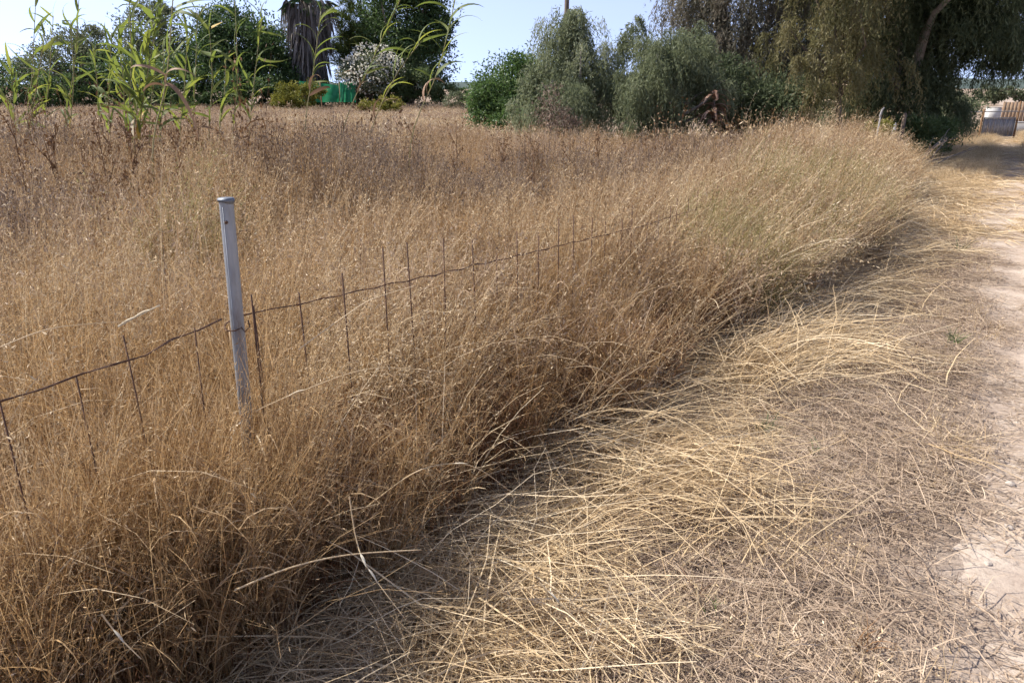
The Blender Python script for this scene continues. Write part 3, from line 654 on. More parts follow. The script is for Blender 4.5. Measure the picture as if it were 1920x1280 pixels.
def weeping_tree(name, label, base, blobs, mat, n_clumps, strands, leaves, Lr, leaf, r0, group=None, bark='greybark', seed=1, drift=(.1, 0), fill=.25, extra=None):
    """limbs with leafy strands hanging from them"""
    rng = np.random.RandomState(seed); b = Vector((base[0], base[1], gz(base[0], base[1])))
    t = empty(name, b); tag(t, label, 'tree', group)
    vol = np.array([r[0] * r[1] * r[2] for _, r in blobs]) ** (2 / 3.); share = vol / vol.sum()
    g1 = Geo(); tops = []
    for (c, r), s in zip(blobs, share):
        m = max(3, int(n_clumps * s)); d = unit(rng.normal(size=(m, 3)) + np.array([0, 0, .45])); q = rng.uniform(.45, 1.0, m)[:, None]
        cc = np.array(c) + d * q * np.array(r); tops.append(cc)
        for i in range(m):
            ns = max(2, int(strands * 1.8 * rng.uniform(.5, 1.5)))
            st = cc[i] + np.clip(rng.normal(size=(ns, 3)), -1.6, 1.6) * np.array([.12, .12, .10]) * min(r); ct = rng.normal(0, .2)
            L = rng.uniform(Lr[0], Lr[1], ns) * rng.uniform(.7, 1.3)
            L = np.minimum(L, np.maximum(st[:, 2] - .12 - rng.uniform(0, .5, ns), .15))
            az = np.arctan2(d[i, 1], d[i, 0]) + rng.normal(0, .7, ns)
            k = leaves; u = (np.arange(k)[None, :] + rng.uniform(-.4, .4, (ns, k))) / k
            outw = (np.sqrt(np.clip(u, 0, 1)) * (.34 * L * rng.uniform(.4, 1.4, ns))[:, None])
            p = np.stack([st[:, 0:1] + outw * np.cos(az)[:, None] + drift[0] * u * L[:, None], st[:, 1:2] + outw * np.sin(az)[:, None] + drift[1] * u * L[:, None], st[:, 2:3] + .10 * L[:, None] * np.sin(np.clip(u, 0, 1) * 3.1) - u * L[:, None]], -1).reshape(-1, 3)
            dirs = rng.normal(size=(ns * k, 3)) * .55 + np.array([0, 0, -.9])
            flakes(g1, rng, p - np.array(b), dirs, leaf * rng.uniform(.6, 1.4, ns * k), leaf * .17 * rng.uniform(.7, 1.4, ns * k), np.clip(ct + np.repeat(rng.normal(.5, .15, ns), k) + rng.normal(0, .12, ns * k), 0, 1))
        mf = int(m * strands * leaves * fill)
        if mf:
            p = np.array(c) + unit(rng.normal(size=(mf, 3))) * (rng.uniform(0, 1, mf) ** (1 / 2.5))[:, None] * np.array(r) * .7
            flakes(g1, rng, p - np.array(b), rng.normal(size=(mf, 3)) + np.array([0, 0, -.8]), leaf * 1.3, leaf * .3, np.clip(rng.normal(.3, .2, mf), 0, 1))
    tops = np.concatenate(tops) - np.array(b)
    g2 = Geo(); limbs(g2, rng, (0, 0, 0), [tuple(c) for c in tops], r0, fork=.4, n=18, lean=.15)
    tag(obj('crown', g1.mesh('crown', M[mat]), t), kind='stuff')
    obj('trunk', g2.mesh('trunk', M[bark], True), t)
    if extra is not None:
        extra(t, b)
    return t

def foot(px, Y): 
    q = P(px, 200, Y); return (q.x, Y)

# ---- right hand group
weeping_tree('pepper_tree', 'grey green weeping tree in front of the brown utility pole', foot(1065, 16.10),
             [blob_px(1065, 95, 62, 75, 16.10), blob_px(1000, 165, 42, 60, 15.60), blob_px(1105, 155, 52, 75, 15.60), blob_px(1055, 190, 75, 50, 15.20), blob_px(1075, 45, 30, 35, 16.20)],
             'pepper', 105, 15, 17, (.4, 1.1), .085, .10, 'weeping trees beside the field', seed=41)
weeping_tree('pepper_tree', 'lower green weeping tree between the pole tree and the dead russet leaves', foot(1255, 15.20),
             [blob_px(1245, 125, 75, 60, 15.20), blob_px(1200, 180, 50, 55, 14.80), blob_px(1300, 165, 60, 65, 15.20), blob_px(1180, 80, 24, 45, 16.20), blob_px(1290, 90, 45, 45, 15.60)],
             'pepper', 105, 15, 16, (.35, .95), .085, .10, 'weeping trees beside the field', seed=42)
weeping_tree('eucalyptus_tree', 'tall sparse tree with dull brownish leaves and a thick leaning limb', foot(1400, 19.50),
             [blob_px(1310, 15, 60, 60, 19.50), blob_px(1420, 60, 80, 85, 19.10), blob_px(1380, -70, 120, 60, 19.50), blob_px(1400, 150, 70, 60, 18.50), blob_px(1460, 130, 60, 80, 18.50), blob_px(1340, 90, 50, 50, 19.00), blob_px(1450, -150, 120, 70, 19.0)],
             'euc', 190, 13, 17, (.5, 1.4), .11, .12, None, 'bark', seed=43, fill=.3)
weeping_tree('pepper_tree', 'huge dark weeping tree hanging over the dirt track', foot(1700, 20.5),
             [blob_px(1690, 20, 150, 120, 20.5), blob_px(1800, 50, 105, 95, 20.0), blob_px(1600, 130, 90, 80, 20.8), blob_px(1720, 150, 95, 60, 20.3), blob_px(1640, 185, 60, 45, 20.8), blob_px(1770, 180, 46, 34, 20.2), blob_px(1700, 195, 60, 40, 19.8), blob_px(1865, 70, 65, 60, 20), blob_px(1885, 105, 45, 36, 19.8), blob_px(1720, -110, 210, 110, 20.5), blob_px(1870, -40, 130, 110, 19.5), blob_px(1540, 0, 90, 100, 21.5), blob_px(1620, -110, 130, 90, 18.4), blob_px(1760, -130, 130, 80, 18.0)],
             'pepper_dark', 300, 18, 20, (.4, 1.15), .125, .28, 'weeping trees beside the field', seed=44, fill=.4)
weeping_tree('pepper_tree', 'sunlit olive weeping tree at the left edge of the huge dark tree', foot(1590, 16.30),
             [blob_px(1600, -20, 60, 40, 15.9), blob_px(1575, 35, 30, 24, 15.7), blob_px(1625, 60, 48, 36, 16.0), blob_px(1540, 72, 28, 20, 15.4), blob_px(1500, 118, 22, 18, 15.2), blob_px(1575, 125, 40, 34, 15.7), blob_px(1655, 110, 40, 36, 16.3), blob_px(1480, 60, 40, 40, 16.6), blob_px(1530, 165, 30, 22, 15.4), blob_px(1570, -120, 110, 75, 16.4)],
             'pepper_olive', 78, 15, 18, (.35, 1.1), .085, .07, 'weeping trees beside the field', 'bark', seed=45, fill=.2)
tree('shrub', 'dark tangled thicket filling the gap behind the russet dead leaves', 'shrub', foot(1400, 16.80),
     [blob_px(1400, 190, 70, 50, 16.80), blob_px(1460, 200, 60, 50, 16.40), blob_px(1345, 160, 45, 55, 16.80), blob_px(1170, 190, 40, 50, 16.80), blob_px(1290, 200, 60, 45, 16.80)], 'pepper_dark', 160, 60, .10, .06, seed=49, sig=.25, aspect=.3)
tree('hedge', 'dark overgrown hedge behind the trunk of the huge weeping tree', 'hedge', foot(1640, 24), [blob_px(1560 + 46 * k, 205 + 6 * (k % 2), 40, 42 - 3 * k, 24 + .5 * k) for k in range(6)], 'pepper_dark', 190, 46, .13, .04, seed=64, aspect=.35, sig=.3)
tree('shrub', 'fresh green leafy shrub left of the grey green weeping tree', 'shrub', foot(945, 20.50),
     [blob_px(945, 175, 52, 50, 20.50), blob_px(985, 150, 35, 45, 20.80), blob_px(915, 200, 30, 35, 20.00), blob_px(960, 215, 45, 30, 19.50), blob_px(905, 165, 14, 14, 21.50)], 'bright', 170, 60, .085, .04, seed=46, sig=.26)
tree('shrub', 'low green bush at the foot of the huge dark tree by the track', 'shrub', foot(1730, 17.60),
     [blob_px(1728, 258, 38, 34, 17.60), blob_px(1700, 245, 24, 26, 17.80), blob_px(1765, 255, 22, 30, 18.20)], 'mid', 90, 50, .075, .02, seed=47, sig=.26)
tree('shrub', 'small yellowish bush around the thin pale fence post', 'shrub', foot(1640, 13.4),
     [blob_px(1648, 243, 20, 16, 13.4), blob_px(1625, 250, 12, 10, 13.4)], 'lime', 26, 30, .05, .012, seed=48, sig=.28)

# ---- far left group beyond the field
tree('tree', 'dark rounded broadleaf tree left of the palm', 'tree', foot(450, 44),
     [blob_px(440, 85, 60, 60, 44), blob_px(500, 110, 55, 50, 43.5), blob_px(400, 120, 55, 45, 43.5), blob_px(425, 45, 40, 28, 44), blob_px(535, 140, 32, 38, 43)], 'dark', 240, 55, .19, .22, 'trees beyond the field', seed=51)
tree('tree', 'slender greyish tree behind the green reeds', 'tree', foot(292, 46),
     [blob_px(290, 70, 48, 55, 46), blob_px(265, 110, 30, 40, 46), blob_px(320, 110, 32, 40, 46), blob_px(290, 25, 30, 22, 46)], 'olive_leaf', 120, 40, .17, .16, 'trees beyond the field', seed=52)
tree('tree', 'low olive grey tree at the left end of the far row', 'tree', foot(140, 44),
     [blob_px(140, 110, 55, 45, 44), blob_px(80, 135, 45, 38, 44), blob_px(170, 85, 28, 28, 44.5), blob_px(200, 130, 38, 40, 44)], 'olive_leaf', 130, 45, .17, .14, 'trees beyond the field', seed=53)
tree('hedge', 'dark undergrowth running along the far left edge of the field', 'hedge', foot(240, 43),
     [blob_px(30, 160, 60, 38, 43), blob_px(120, 165, 60, 32, 42.5), blob_px(220, 150, 60, 45, 43), blob_px(310, 155, 60, 42, 42.5), blob_px(400, 160, 50, 35, 42), blob_px(480, 170, 55, 26, 41.5), blob_px(-60, 150, 60, 45, 43)] + [blob_px(-80 + 62 * k, 180, 48, 17, 42.6) for k in range(15)], 'dark', 520, 50, .16, .06, seed=54)
tree('tree', 'tall dark spreading tree right of the palm', 'tree', foot(770, 44),
     [blob_px(760, 40, 65, 60, 44), blob_px(790, 100, 50, 55, 43.6), blob_px(740, 100, 50, 50, 44), blob_px(735, -20, 60, 40, 44.5), blob_px(835, 32, 22, 13, 43.6), blob_px(805, 60, 34, 34, 43.6), blob_px(790, -5, 40, 35, 44)], 'dark', 260, 55, .19, .22, 'trees beyond the field', seed=55)
tree('shrub', 'dark bush under the tall spreading tree beside the white blossom', 'shrub', foot(780, 42),
     [blob_px(780, 155, 50, 28, 42), blob_px(735, 160, 38, 28, 41.6), blob_px(825, 168, 24, 17, 41.6), blob_px(760, 135, 40, 22, 42)], 'mid', 130, 45, .15, .06, seed=56)

def spiky(name, label, base, blobs, mat, n, per, L, seed):
    rng = np.random.RandomState(seed); b = Vector((*base, gz(*base))); t = empty(name, b); tag(t, label, 'tree', 'trees beyond the field'); g1 = Geo(); tops = []
    for c, r in blobs:
        d = unit(rng.normal(size=(n, 3)) + np.array([0, 0, .3])); cc = np.array(c) - np.array(b) + d * rng.uniform(.4, .95, n)[:, None] * np.array(r); tops += [tuple(q) for q in cc]
        for i in range(n):
            dirs = unit(rng.normal(size=(per, 3)) + d[i] * .6 + np.array([0, 0, .9]))
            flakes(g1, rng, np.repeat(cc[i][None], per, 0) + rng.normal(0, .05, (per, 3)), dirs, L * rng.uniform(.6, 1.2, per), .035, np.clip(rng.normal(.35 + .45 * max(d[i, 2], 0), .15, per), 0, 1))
    g2 = Geo(); limbs(g2, rng, (0, 0, 0), tops, .2, n=12)
    tag(obj('crown', g1.mesh('crown', M[mat]), t), kind='stuff'); obj('trunk', g2.mesh('trunk', M['bark'], True), t)
spiky('pine_tree', 'yellow tipped needle tree close to the right of the palm', foot(665, 45),
      [blob_px(668, 55, 38, 50, 45), blob_px(660, 110, 45, 50, 44.6), blob_px(690, 90, 35, 50, 44.8)], 'needle', 70, 46, .55, 57)

ol_t = tree('flowering_shrub', 'shrub covered in white blossom above the green net', 'shrub', foot(690, 41),
     [blob_px(700, 120, 34, 24, 41), blob_px(672, 140, 32, 24, 40.8), blob_px(725, 135, 26, 26, 41), blob_px(700, 150, 40, 22, 40.8)], 'olive_leaf', 90, 40, .14, .05, seed=58)
rngb = np.random.RandomState(59); gb = Geo(); bb = Vector(ol_t.location)
for c, r in [blob_px(700, 116, 36, 27, 41), blob_px(672, 138, 34, 27, 40.7), blob_px(727, 132, 26, 26, 40.9), blob_px(690, 150, 40, 22, 40.6)]:
    d = unit(rngb.normal(size=(420, 3)) + np.array([0, -.3, .2])); p = np.array(c) - np.array(bb) + d * rngb.uniform(.8, 1.1, 420)[:, None] * np.array(r)
    flakes(gb, rngb, p, unit(rngb.normal(size=(420, 3)) + d), .13 * rngb.uniform(.6, 1.3, 420), .10, rngb.uniform(0, 1, 420))
tag(obj('blossom', gb.mesh('blossom', M['blossom']), ol_t), kind='stuff')
tree('shrub', 'yellow green shrub left of the green net', 'shrub', foot(560, 38.5),
     [blob_px(555, 178, 36, 20, 38.5), blob_px(590, 172, 18, 16, 38.5), blob_px(540, 190, 26, 14, 38)], 'lime', 60, 45, .13, .03, seed=60)
tree('shrub', 'low yellow shrub at the grass edge right of the green net', 'shrub', foot(710, 34),
     [blob_px(705, 198, 32, 13, 34), blob_px(735, 196, 18, 12, 34)], 'lime', 40, 40, .11, .02, seed=61)
tree('shrub', 'thin pale green shrub in the gap below the far hill', 'shrub', foot(850, 36),
     [blob_px(850, 188, 18, 16, 36), blob_px(868, 192, 14, 12, 36)], 'olive_leaf', 30, 26, .09, .015, seed=62)
tree('hedge', 'distant dark hedge line across the gap below the hill', 'hedge', foot(870, 120),
     [blob_px(850 + k * 14, 172 + (k % 3) * 2, 9, 5, 120) for k in range(7)], 'dark', 60, 25, .3, .08, seed=63)

def palm():
    rng = np.random.RandomState(70); Y = 43; b = Vector((*foot(592, Y), 0)); t = empty('palm_tree', b)
    tag(t, 'tall palm with a thick skirt of dead grey fronds', 'palm')
    top = P(585, 15, Y).z
    g = Geo(); tube(g, [(0, 0, -.1), (.02, 0, 1.5), (-.05, 0, 3.5), (-.1, 0, top + .6)], [.5, .42, .38, .36], 10); obj('trunk', g.mesh('trunk', M['bark'], True), t)
    g = Geo(); n = 900; z = rng.uniform(2.6, top + .4, n); a = rng.uniform(0, 6.283, n)
    rad = np.interp(z, [2, 3.5, top], [.5, .85, 1.75])
    base = np.stack([rad * .6 * np.cos(a), rad * .6 * np.sin(a), z], 1)
    ribbons(g, rng, base, a, rng.uniform(2.2, 2.9, n), rng.uniform(3.0, 3.35, n), rng.uniform(.7, 1.6, n), .10, 5, np.clip(rng.normal(.45, .28, n), 0, 1), tip=.2, bow=.5)
    tag(obj('frond_skirt', g.mesh('frond_skirt', M['skirt']), t), kind='stuff')
    for k in range(34):                              # fan leaves, each a part
        g = Geo(); az = k * 2.399; el = rng.uniform(-.75, 1.25); L = rng.uniform(.9, 1.3)
        d = Vector((math.cos(az) * math.cos(el), math.sin(az) * math.cos(el), math.sin(el))); o = Vector((-.1, 0, top + .7)); e = o + d * L
        tube(g, [o, o.lerp(e, .5) + Vector((0, 0, .06)), e], [.03, .022, .015], 4)
        m = 22; fa = np.linspace(-1.35, 1.35, m); sdv = d.cross(Vector((0, 0, 1))).normalized(); 
        dirs = np.array([tuple(d * math.cos(q) + sdv * math.sin(q) - Vector((0, 0, .25))) for q in fa])
        flakes(g, rng, np.repeat(np.array([tuple(e)]), m, 0), dirs, .8, .09, np.clip(rng.normal(.4, .2, m), 0, 1))
        obj('frond', g.mesh('frond', M['dark']), t)
palm()

# green net
g0 = P(560, 172, 40.5); 
nt_ = empty('shade_net', (P(645, 190, 40).x, 40, 0)); tag(nt_, 'green shade net strung on posts below the palm and blossom', 'net fence')
bx = nt_.location
def net_panel(pxa, pxb, ya, yb, ybot, Y, seed):
    rng = np.random.RandomState(seed); n = 14; xs = np.linspace(pxa, pxb, n); V = []
    for j, t in enumerate(np.linspace(0, 1, 6)):
        for i, px in enumerate(xs):
            py = ya + (yb - ya) * i / (n - 1); q = P(px, py + (ybot - py) * t, Y)
            V.append((q.x - bx.x, q.y - bx.y + .07 * math.sin(i * 1.3 + t * 2) + rng.normal(0, .015), q.z))
    idx = np.arange(6 * n).reshape(6, n); F = np.stack([idx[:-1, :-1], idx[:-1, 1:], idx[1:, 1:], idx[1:, :-1]], -1).reshape(-1, 4)
    return build_mesh('net_panel', V, F, M['net'], rng.uniform(.2, .8, len(F)), True)
obj('net_panel', net_panel(560, 636, 152, 160, 192, 40.6, 1), nt_); obj('net_panel', net_panel(637, 667, 155, 154, 192, 40.0, 2), nt_)
for px in (636, 666, 600):
    g = Geo(); q = P(px, 153, 40.2); tube(g, [(q.x - bx.x, q.y - bx.y, 0), (q.x - bx.x, q.y - bx.y, q.z)], .035, 6); obj('net_post', g.mesh('net_post', M['weed'], True), nt_)

# utility pole
q = P(1063, 0, 46); g = Geo(); tube(g, [(0, 0, -.2), (0, 0, 4), (0, 0, 9)], [.17, .15, .12], 10)
po = obj('utility_pole', g.mesh('utility_pole', M['bark'], True), None, (q.x, 46, 0)); tag(po, 'brown wooden utility pole rising behind the grey green tree', 'utility pole')

# dead russet leaves and bare branches under the trees
def dead_leaves():
    rng = np.random.RandomState(81); c = P(1335, 190, 14.4); t = empty('dead_shrub', (c.x, 14.4, gz(c.x, 14.4))); tag(t, 'shrub with drooping russet dead leaves in the dark under the trees', 'dead shrub')
    g = Geo(); tube(g, [(0, 0, 0), (.03, 0, c.z * .6), (.05, 0, c.z)], [.03, .022, .012], 6); obj('stem', g.mesh('stem', M['bark'], True), t)
    for k in range(46):
        g = Geo(); z = c.z * rng.uniform(.72, 1.12); a = rng.uniform(0, 6.283)
        ribbons(g, rng, np.array([[.04, 0, z]]), np.array([a]), np.array([rng.uniform(.8, 1.5)]), np.array([rng.uniform(2.8, 3.3)]), np.array([rng.uniform(.28, .45)]), np.array([.075]), 7, np.array([rng.uniform(0, 1)]), tip=.15, twist=np.array([rng.uniform(-.3, .3)]))
        obj('leaf', g.mesh('leaf', M['deadleaf']), t)
dead_leaves()
def brush(name, label, px, py, Y, L, az, seed, n=8):
    rng = np.random.RandomState(seed); c = P(px, py, Y); t = empty(name, (c.x, Y, gz(c.x, Y))); tag(t, label, 'branch')
    for k in range(n):
        g = Geo(); a = az + rng.normal(0, .35); l = L * rng.uniform(.6, 1.1); e = rng.uniform(.3, .9)
        p0 = Vector((rng.normal(0, .12), rng.normal(0, .12), 0)); d = Vector((math.cos(a) * math.cos(e), math.sin(a) * math.cos(e) * .5, math.sin(e)))
        p1 = p0 + d * l * .5 + Vector((0, 0, .1 * l)); p2 = p0 + d * l + Vector((0, 0, .05 * l))
        tube(g, [p0, p1, p2], [.018, .012, .005], 5)
        for j in range(3):
            s = p0.lerp(p2, rng.uniform(.4, .9)) + Vector((0, 0, .07 * l)); tube(g, [s, s + d * .2 + Vector(rng.normal(0, .12, 3))], [.006, .003], 4)
        obj('bough', g.mesh('bough', M['greybark'], True), t)
brush('dry_branch', 'bare grey boughs leaning against the trees right of the russet leaves', 1375, 240, 14.3, 1.2, .25, 82)
brush('dry_branch', 'fallen dark bough lying on the grass at the shaded edge of the track', 1720, 305, 15.6, .9, .0, 83, 6)
brush('dry_branch', 'thin grey pole leaning in the dark gap between the two weeping trees', 1175, 255, 14.2, 1.0, 1.9, 84, 2)
tree('dry_shrub', 'brown dried out bush at the foot of the grey green weeping tree', 'shrub', foot(1035, 14.2), [blob_px(1035, 205, 22, 32, 14.2), blob_px(1055, 232, 24, 20, 14.0)], 'grey', 34, 20, .08, .015, seed=85, sig=.3, aspect=.2)

# ------------------------------------------------------------------ fences
def vert_tube(geo, x, y, z0, z1, r, sides=12, lean=(0, 0), tint=.5):
    tube(geo, [(x, y, z0), (x + lean[0], y + lean[1], z1)], r, sides, tint)
post = empty('fence_post', (-.888, 2.2, 0)); tag(post, 'grey galvanised tube post with cap standing in the near grass', 'fence post')
g = Geo(); tube(g, [(0, 0, -.1), (.022, 0, .6), (.044, 0, 1.285)], .0205, 20, cap=False); obj('tube', g.mesh('tube', M['galv'], True), post)
g = Geo(); tube(g, [(.044, 0, 1.283), (.0441, 0, 1.2832), (.0444, 0, 1.291), (.0444, 0, 1.2925)], [.0206, .0245, .0245, .022], 20); tube(g, [(.0444, 0, 1.292), (.0444, 0, 1.2935)], .0222, 20); obj('cap', g.mesh('cap', M['lid'], True), post)
g = Geo(); tube(g, [(-.0035, -.0203, .02), (.0185, -.0203, .6), (.0395, -.0203, 1.27)], .0013, 5); obj('seam', g.mesh('seam', M['galv'], True), post)
g = Geo(); tube(g, [(.045, -.018, 1.225), (.0455, -.026, 1.225)], .005, 8); obj('bolt', g.mesh('bolt', M['rust'], True), post)
g = Geo(); tube(g, [(.02 + .028 * math.cos(a), .028 * math.sin(a), .90 + .01 * math.sin(a)) for a in np.linspace(0, 6.3, 14)], .0022, 5)
tube(g, [(.045, -.01, .90), (.06, -.02, .885), (.075, -.015, .90), (.07, -.01, .92)], .0022, 5); obj('tie_wire', g.mesh('tie_wire', M['rust'], True), post)

def wire_fence(label, pts, stakes, zt, zl, seed):
    rng = np.random.RandomState(seed); t = empty('wire_fence', (pts[0][0], pts[0][1], 0)); tag(t, label, 'fence', 'rusty wire fence runs'); o = Vector((pts[0][0], pts[0][1], 0))
    def run(zf, nm, r):
        g = Geo(); L = []
        for i in range(len(pts) - 1):
            a, b = Vector((*pts[i], 0)), Vector((*pts[i + 1], 0)); n = max(2, int((b - a).length / .09))
            for k in range(n): 
                q = a.lerp(b, k / n); L.append(q - o + Vector((0, 0, zf(q.y) + .004 * math.sin(40 * q.y + seed) + rng.normal(0, .0015))))
        L.append(Vector((*pts[-1], 0)) - o + Vector((0, 0, zf(pts[-1][1]))))
        tube(g, L, r, 5)
        L2 = [p + Vector((.0025 * math.cos(k * 1.6), .0025 * math.sin(k * 1.6), .003 * math.cos(k * 1.9))) for k, p in enumerate(L)]
        tube(g, L2, r * .8, 4); obj(nm, g.mesh(nm, M['rust'], True), t)
    run(zt, 'top_wire', .0021); run(zl, 'lower_wire', .0018)
    for (sx, sy, h) in stakes:
        g = Geo(); l = rng.normal(0, .012, 2); tube(g, [(sx - o.x, sy - o.y, -.05), (sx - o.x + l[0] * .5 + rng.normal(0, .004), sy - o.y - .004, h * .5), (sx - o.x + l[0], sy - o.y - .004, h)], .0030 if seed == 3 else .0022, 5)
        obj('stake', g.mesh('stake', M['rust'], True), t)
zt = lambda y: np.interp(y, [1.5, 1.88, 2.2, 2.93, 3.1, 4.8, 6.5], [.94, .92, .925, .868, .853, .745, .70])
zl = lambda y: zt(y) - .42
yy = np.arange(2.42, 6.3, .165); rs = np.random.RandomState(5)
yy = yy + rs.normal(0, .012, len(yy))
wire_fence('rusty wire fence with thin uprights running right from the galvanised post', [(-.85, 2.2), (-.72, 2.42), (fence_x(6.4), 6.4)],
           [(-.822, 2.235, .99), (-.815, 2.25, .95)] + [(fence_x(v), v, float(zt(v)) + rs.choice([.04, .08, .12, .15])) for v in yy], zt, zl, 3)
pl = lambda y: -1.14 + .412 * (y - 1.52)
wire_fence('rusty wire fence running left from the galvanised post to the near edge', [(pl(1.1), 1.1), (pl(1.52), 1.52), (pl(1.88), 1.88), (-.90, 2.19)],
           [(pl(v), v, float(zt(v)) + e) for v, e in ((1.23, .03), (1.53, .03), (1.70, .0), (1.86, .06), (2.02, .03))], zt, zl, 4)

def concrete_post(px, Y, h, w, label, round_top, mt='concrete'):
    q = P(px, 230, Y); p = empty('fence_post', (q.x, Y, gz(q.x, Y))); tag(p, label, 'fence post')
    g = Geo(); tube(g, [(0, 0, -.1), (.01, 0, h * .5), (.03, 0, h)], [w, w * .95, w * .85], 8); obj('shaft', g.mesh('shaft', M[mt], True), p)
    g = Geo()
    if round_top: tube(g, [(.03, 0, h - .002), (.03, 0, h + .03), (.03, 0, h + .055)], [w * .84, w * .7, w * .25], 8)
    else: tube(g, [(.02, 0, h - .06), (.04, 0, h + .05), (.07, 0, h + .09)], [w * 1.1, w * 1.0, w * .5], 6)
    obj('cap', g.mesh('cap', M[mt], True), p)
concrete_post(1646, 12.9, 1.2, .017, 'thin pale knobbed fence post rising from the small yellowish bush', False)
concrete_post(1676, 14.3, .93, .036, 'short grey round topped fence post beside the small yellowish bush', True)
concrete_post(1692, 16.5, 1.05, .05, 'brown stump post in the shade behind the round topped post', True, 'bark')

tree('hedge', 'distant dull hedge line above the plank fence at the far right', 'hedge', foot(1900, 75), [blob_px(1850 + k * 22, 176 + (k % 2) * 3, 16, 10, 75) for k in range(8)], 'olive_leaf', 110, 30, .3, .08, seed=90)
# gate, plank fence and white wall at the end of the track
Yg = 25.0; gp = P(1866, 265, Yg); gt = empty('metal_gate', (gp.x, Yg, 0)); tag(gt, 'low grey metal gate with pipe frame at the end of the track', 'gate')
w_ = 1.0; h0, h1 = .12, .68
g = Geo(); 
for a, b in (((-w_ / 2, h0), (w_ / 2, h0)), ((-w_ / 2, h1), (w_ / 2, h1)), ((-w_ / 2, h0), (-w_ / 2, h1)), ((w_ / 2, h0), (w_ / 2, h1))): tube(g, [(a[0], 0, a[1]), (b[0], 0, b[1])], .022, 6)
obj('gate_frame', g.mesh('gate_frame', M['concrete'], True), gt)
for k in range(12):
    g = Geo(); box(g, (-w_ / 2 + .04 + k * (w_ - .08) / 11, .01 * (k % 2), (h0 + h1) / 2), (.078, .012, h1 - h0 - .05)); obj('slat', g.mesh('slat', M['gate']), gt)
for s in (-1, 1):
    g = Geo(); tube(g, [(s * (w_ / 2 + .07), 0, -.1), (s * (w_ / 2 + .07), 0, .95 if s < 0 else 1.2)], .03, 8); obj('gate_post', g.mesh('gate_post', M['weed'], True), gt)
g = Geo(); tube(g, [(-1.6, 0, .86), (0, 0, .88), (2.6, 0, .9)], .018, 6); obj('rail', g.mesh('rail', M['concrete'], True), gt)
Yp = 30.0; fp = P(1872, 240, Yp); pf = empty('plank_fence', (fp.x, Yp, 0)); tag(pf, 'upright brown plank fence behind the metal gate', 'fence')
rs = np.random.RandomState(9)
for k in range(26):
    g = Geo(); box(g, (.07 + k * .145, rs.normal(0, .006), .56 + rs.uniform(-.02, .02)), (.125, .02, 1.06), rs.normal(0, .02)); o = obj('plank', g.mesh('plank', M['plank']), pf)
g = Geo(); box(g, (1.9, .025, .85), (3.8, .03, .08)); box(g, (1.9, .025, .3), (3.8, .03, .08)); obj('crossbar', g.mesh('crossbar', M['plank']), pf)
q = P(1868, 205, 33); g = Geo(); box(g, (0, 0, .4), (.5, .3, .8)); box(g, (0, 0, .815), (.52, .32, .03)); 
wl = obj('low_white_wall', g.mesh('low_white_wall', M['white']), None, (q.x - .1, 33, 0)); tag(wl, 'short white rendered wall left of the brown plank fence', 'wall')
q = P(1905, 240, 27); g = Geo(); box(g, (0, 0, .22), (3.2, .2, .44)); box(g, (0, 0, .46), (3.3, .26, .05))
wl = obj('low_grey_wall', g.mesh('low_grey_wall', M['gate']), None, (q.x + 1.0, 27, 0)); tag(wl, 'low grey wall at the foot of the brown plank fence', 'wall')

# ------------------------------------------------------------------ reeds
def leaf_proto(seed, L, W, droop, mat):
    rng = np.random.RandomState(seed); n = 9; V = []; p = np.zeros(3); th = rng.uniform(.25, .5)
    for k in range(n + 1):
        s = k / n; a = th + droop * s ** 1.3; d = np.array([math.sin(a), 0, math.cos(a)])
        w = W * (.35 + .65 * min(1, s * 5)) * (1 - s ** 2.2) * .5 + .0008
        fold = .35 * w; nrm = np.array([-math.cos(a), 0, math.sin(a)])
        for sgn in (-1, 0, 1):
            V.append(p + np.array([0, sgn * w, 0]) + nrm * (fold if sgn else 0))
        p = p + d * L / n
    F = []
    for k in range(n):
        for j in range(2): F.append((k * 3 + j, k * 3 + j + 1, k * 3 + j + 4, k * 3 + j + 3))
    return build_mesh('leaf', V, F, M[mat], np.clip(rng.normal(.5, .12, len(F)) * 0 + rng.uniform(.25, .85), 0, 1) * np.ones(len(F)), True)
LP = [leaf_proto(k, L, W, d, 'reed_leaf') for k, (L, W, d) in enumerate([(.44, .031, 1.3), (.50, .036, 1.9), (.38, .029, 1.0), (.46, .033, 2.2), (.42, .044, 1.5), (.42, .026, .5)])]
LYEL = [leaf_proto(20, .36, .042, 1.5, 'reed_yellow')]; LDEAD = [leaf_proto(21, .42, .032, 2.6, 'reed_dead'), leaf_proto(22, .34, .022, 2.4, 'reed_dead')]; LPALE = [leaf_proto(23, .34, .038, 2.0, 'reed_pale')]

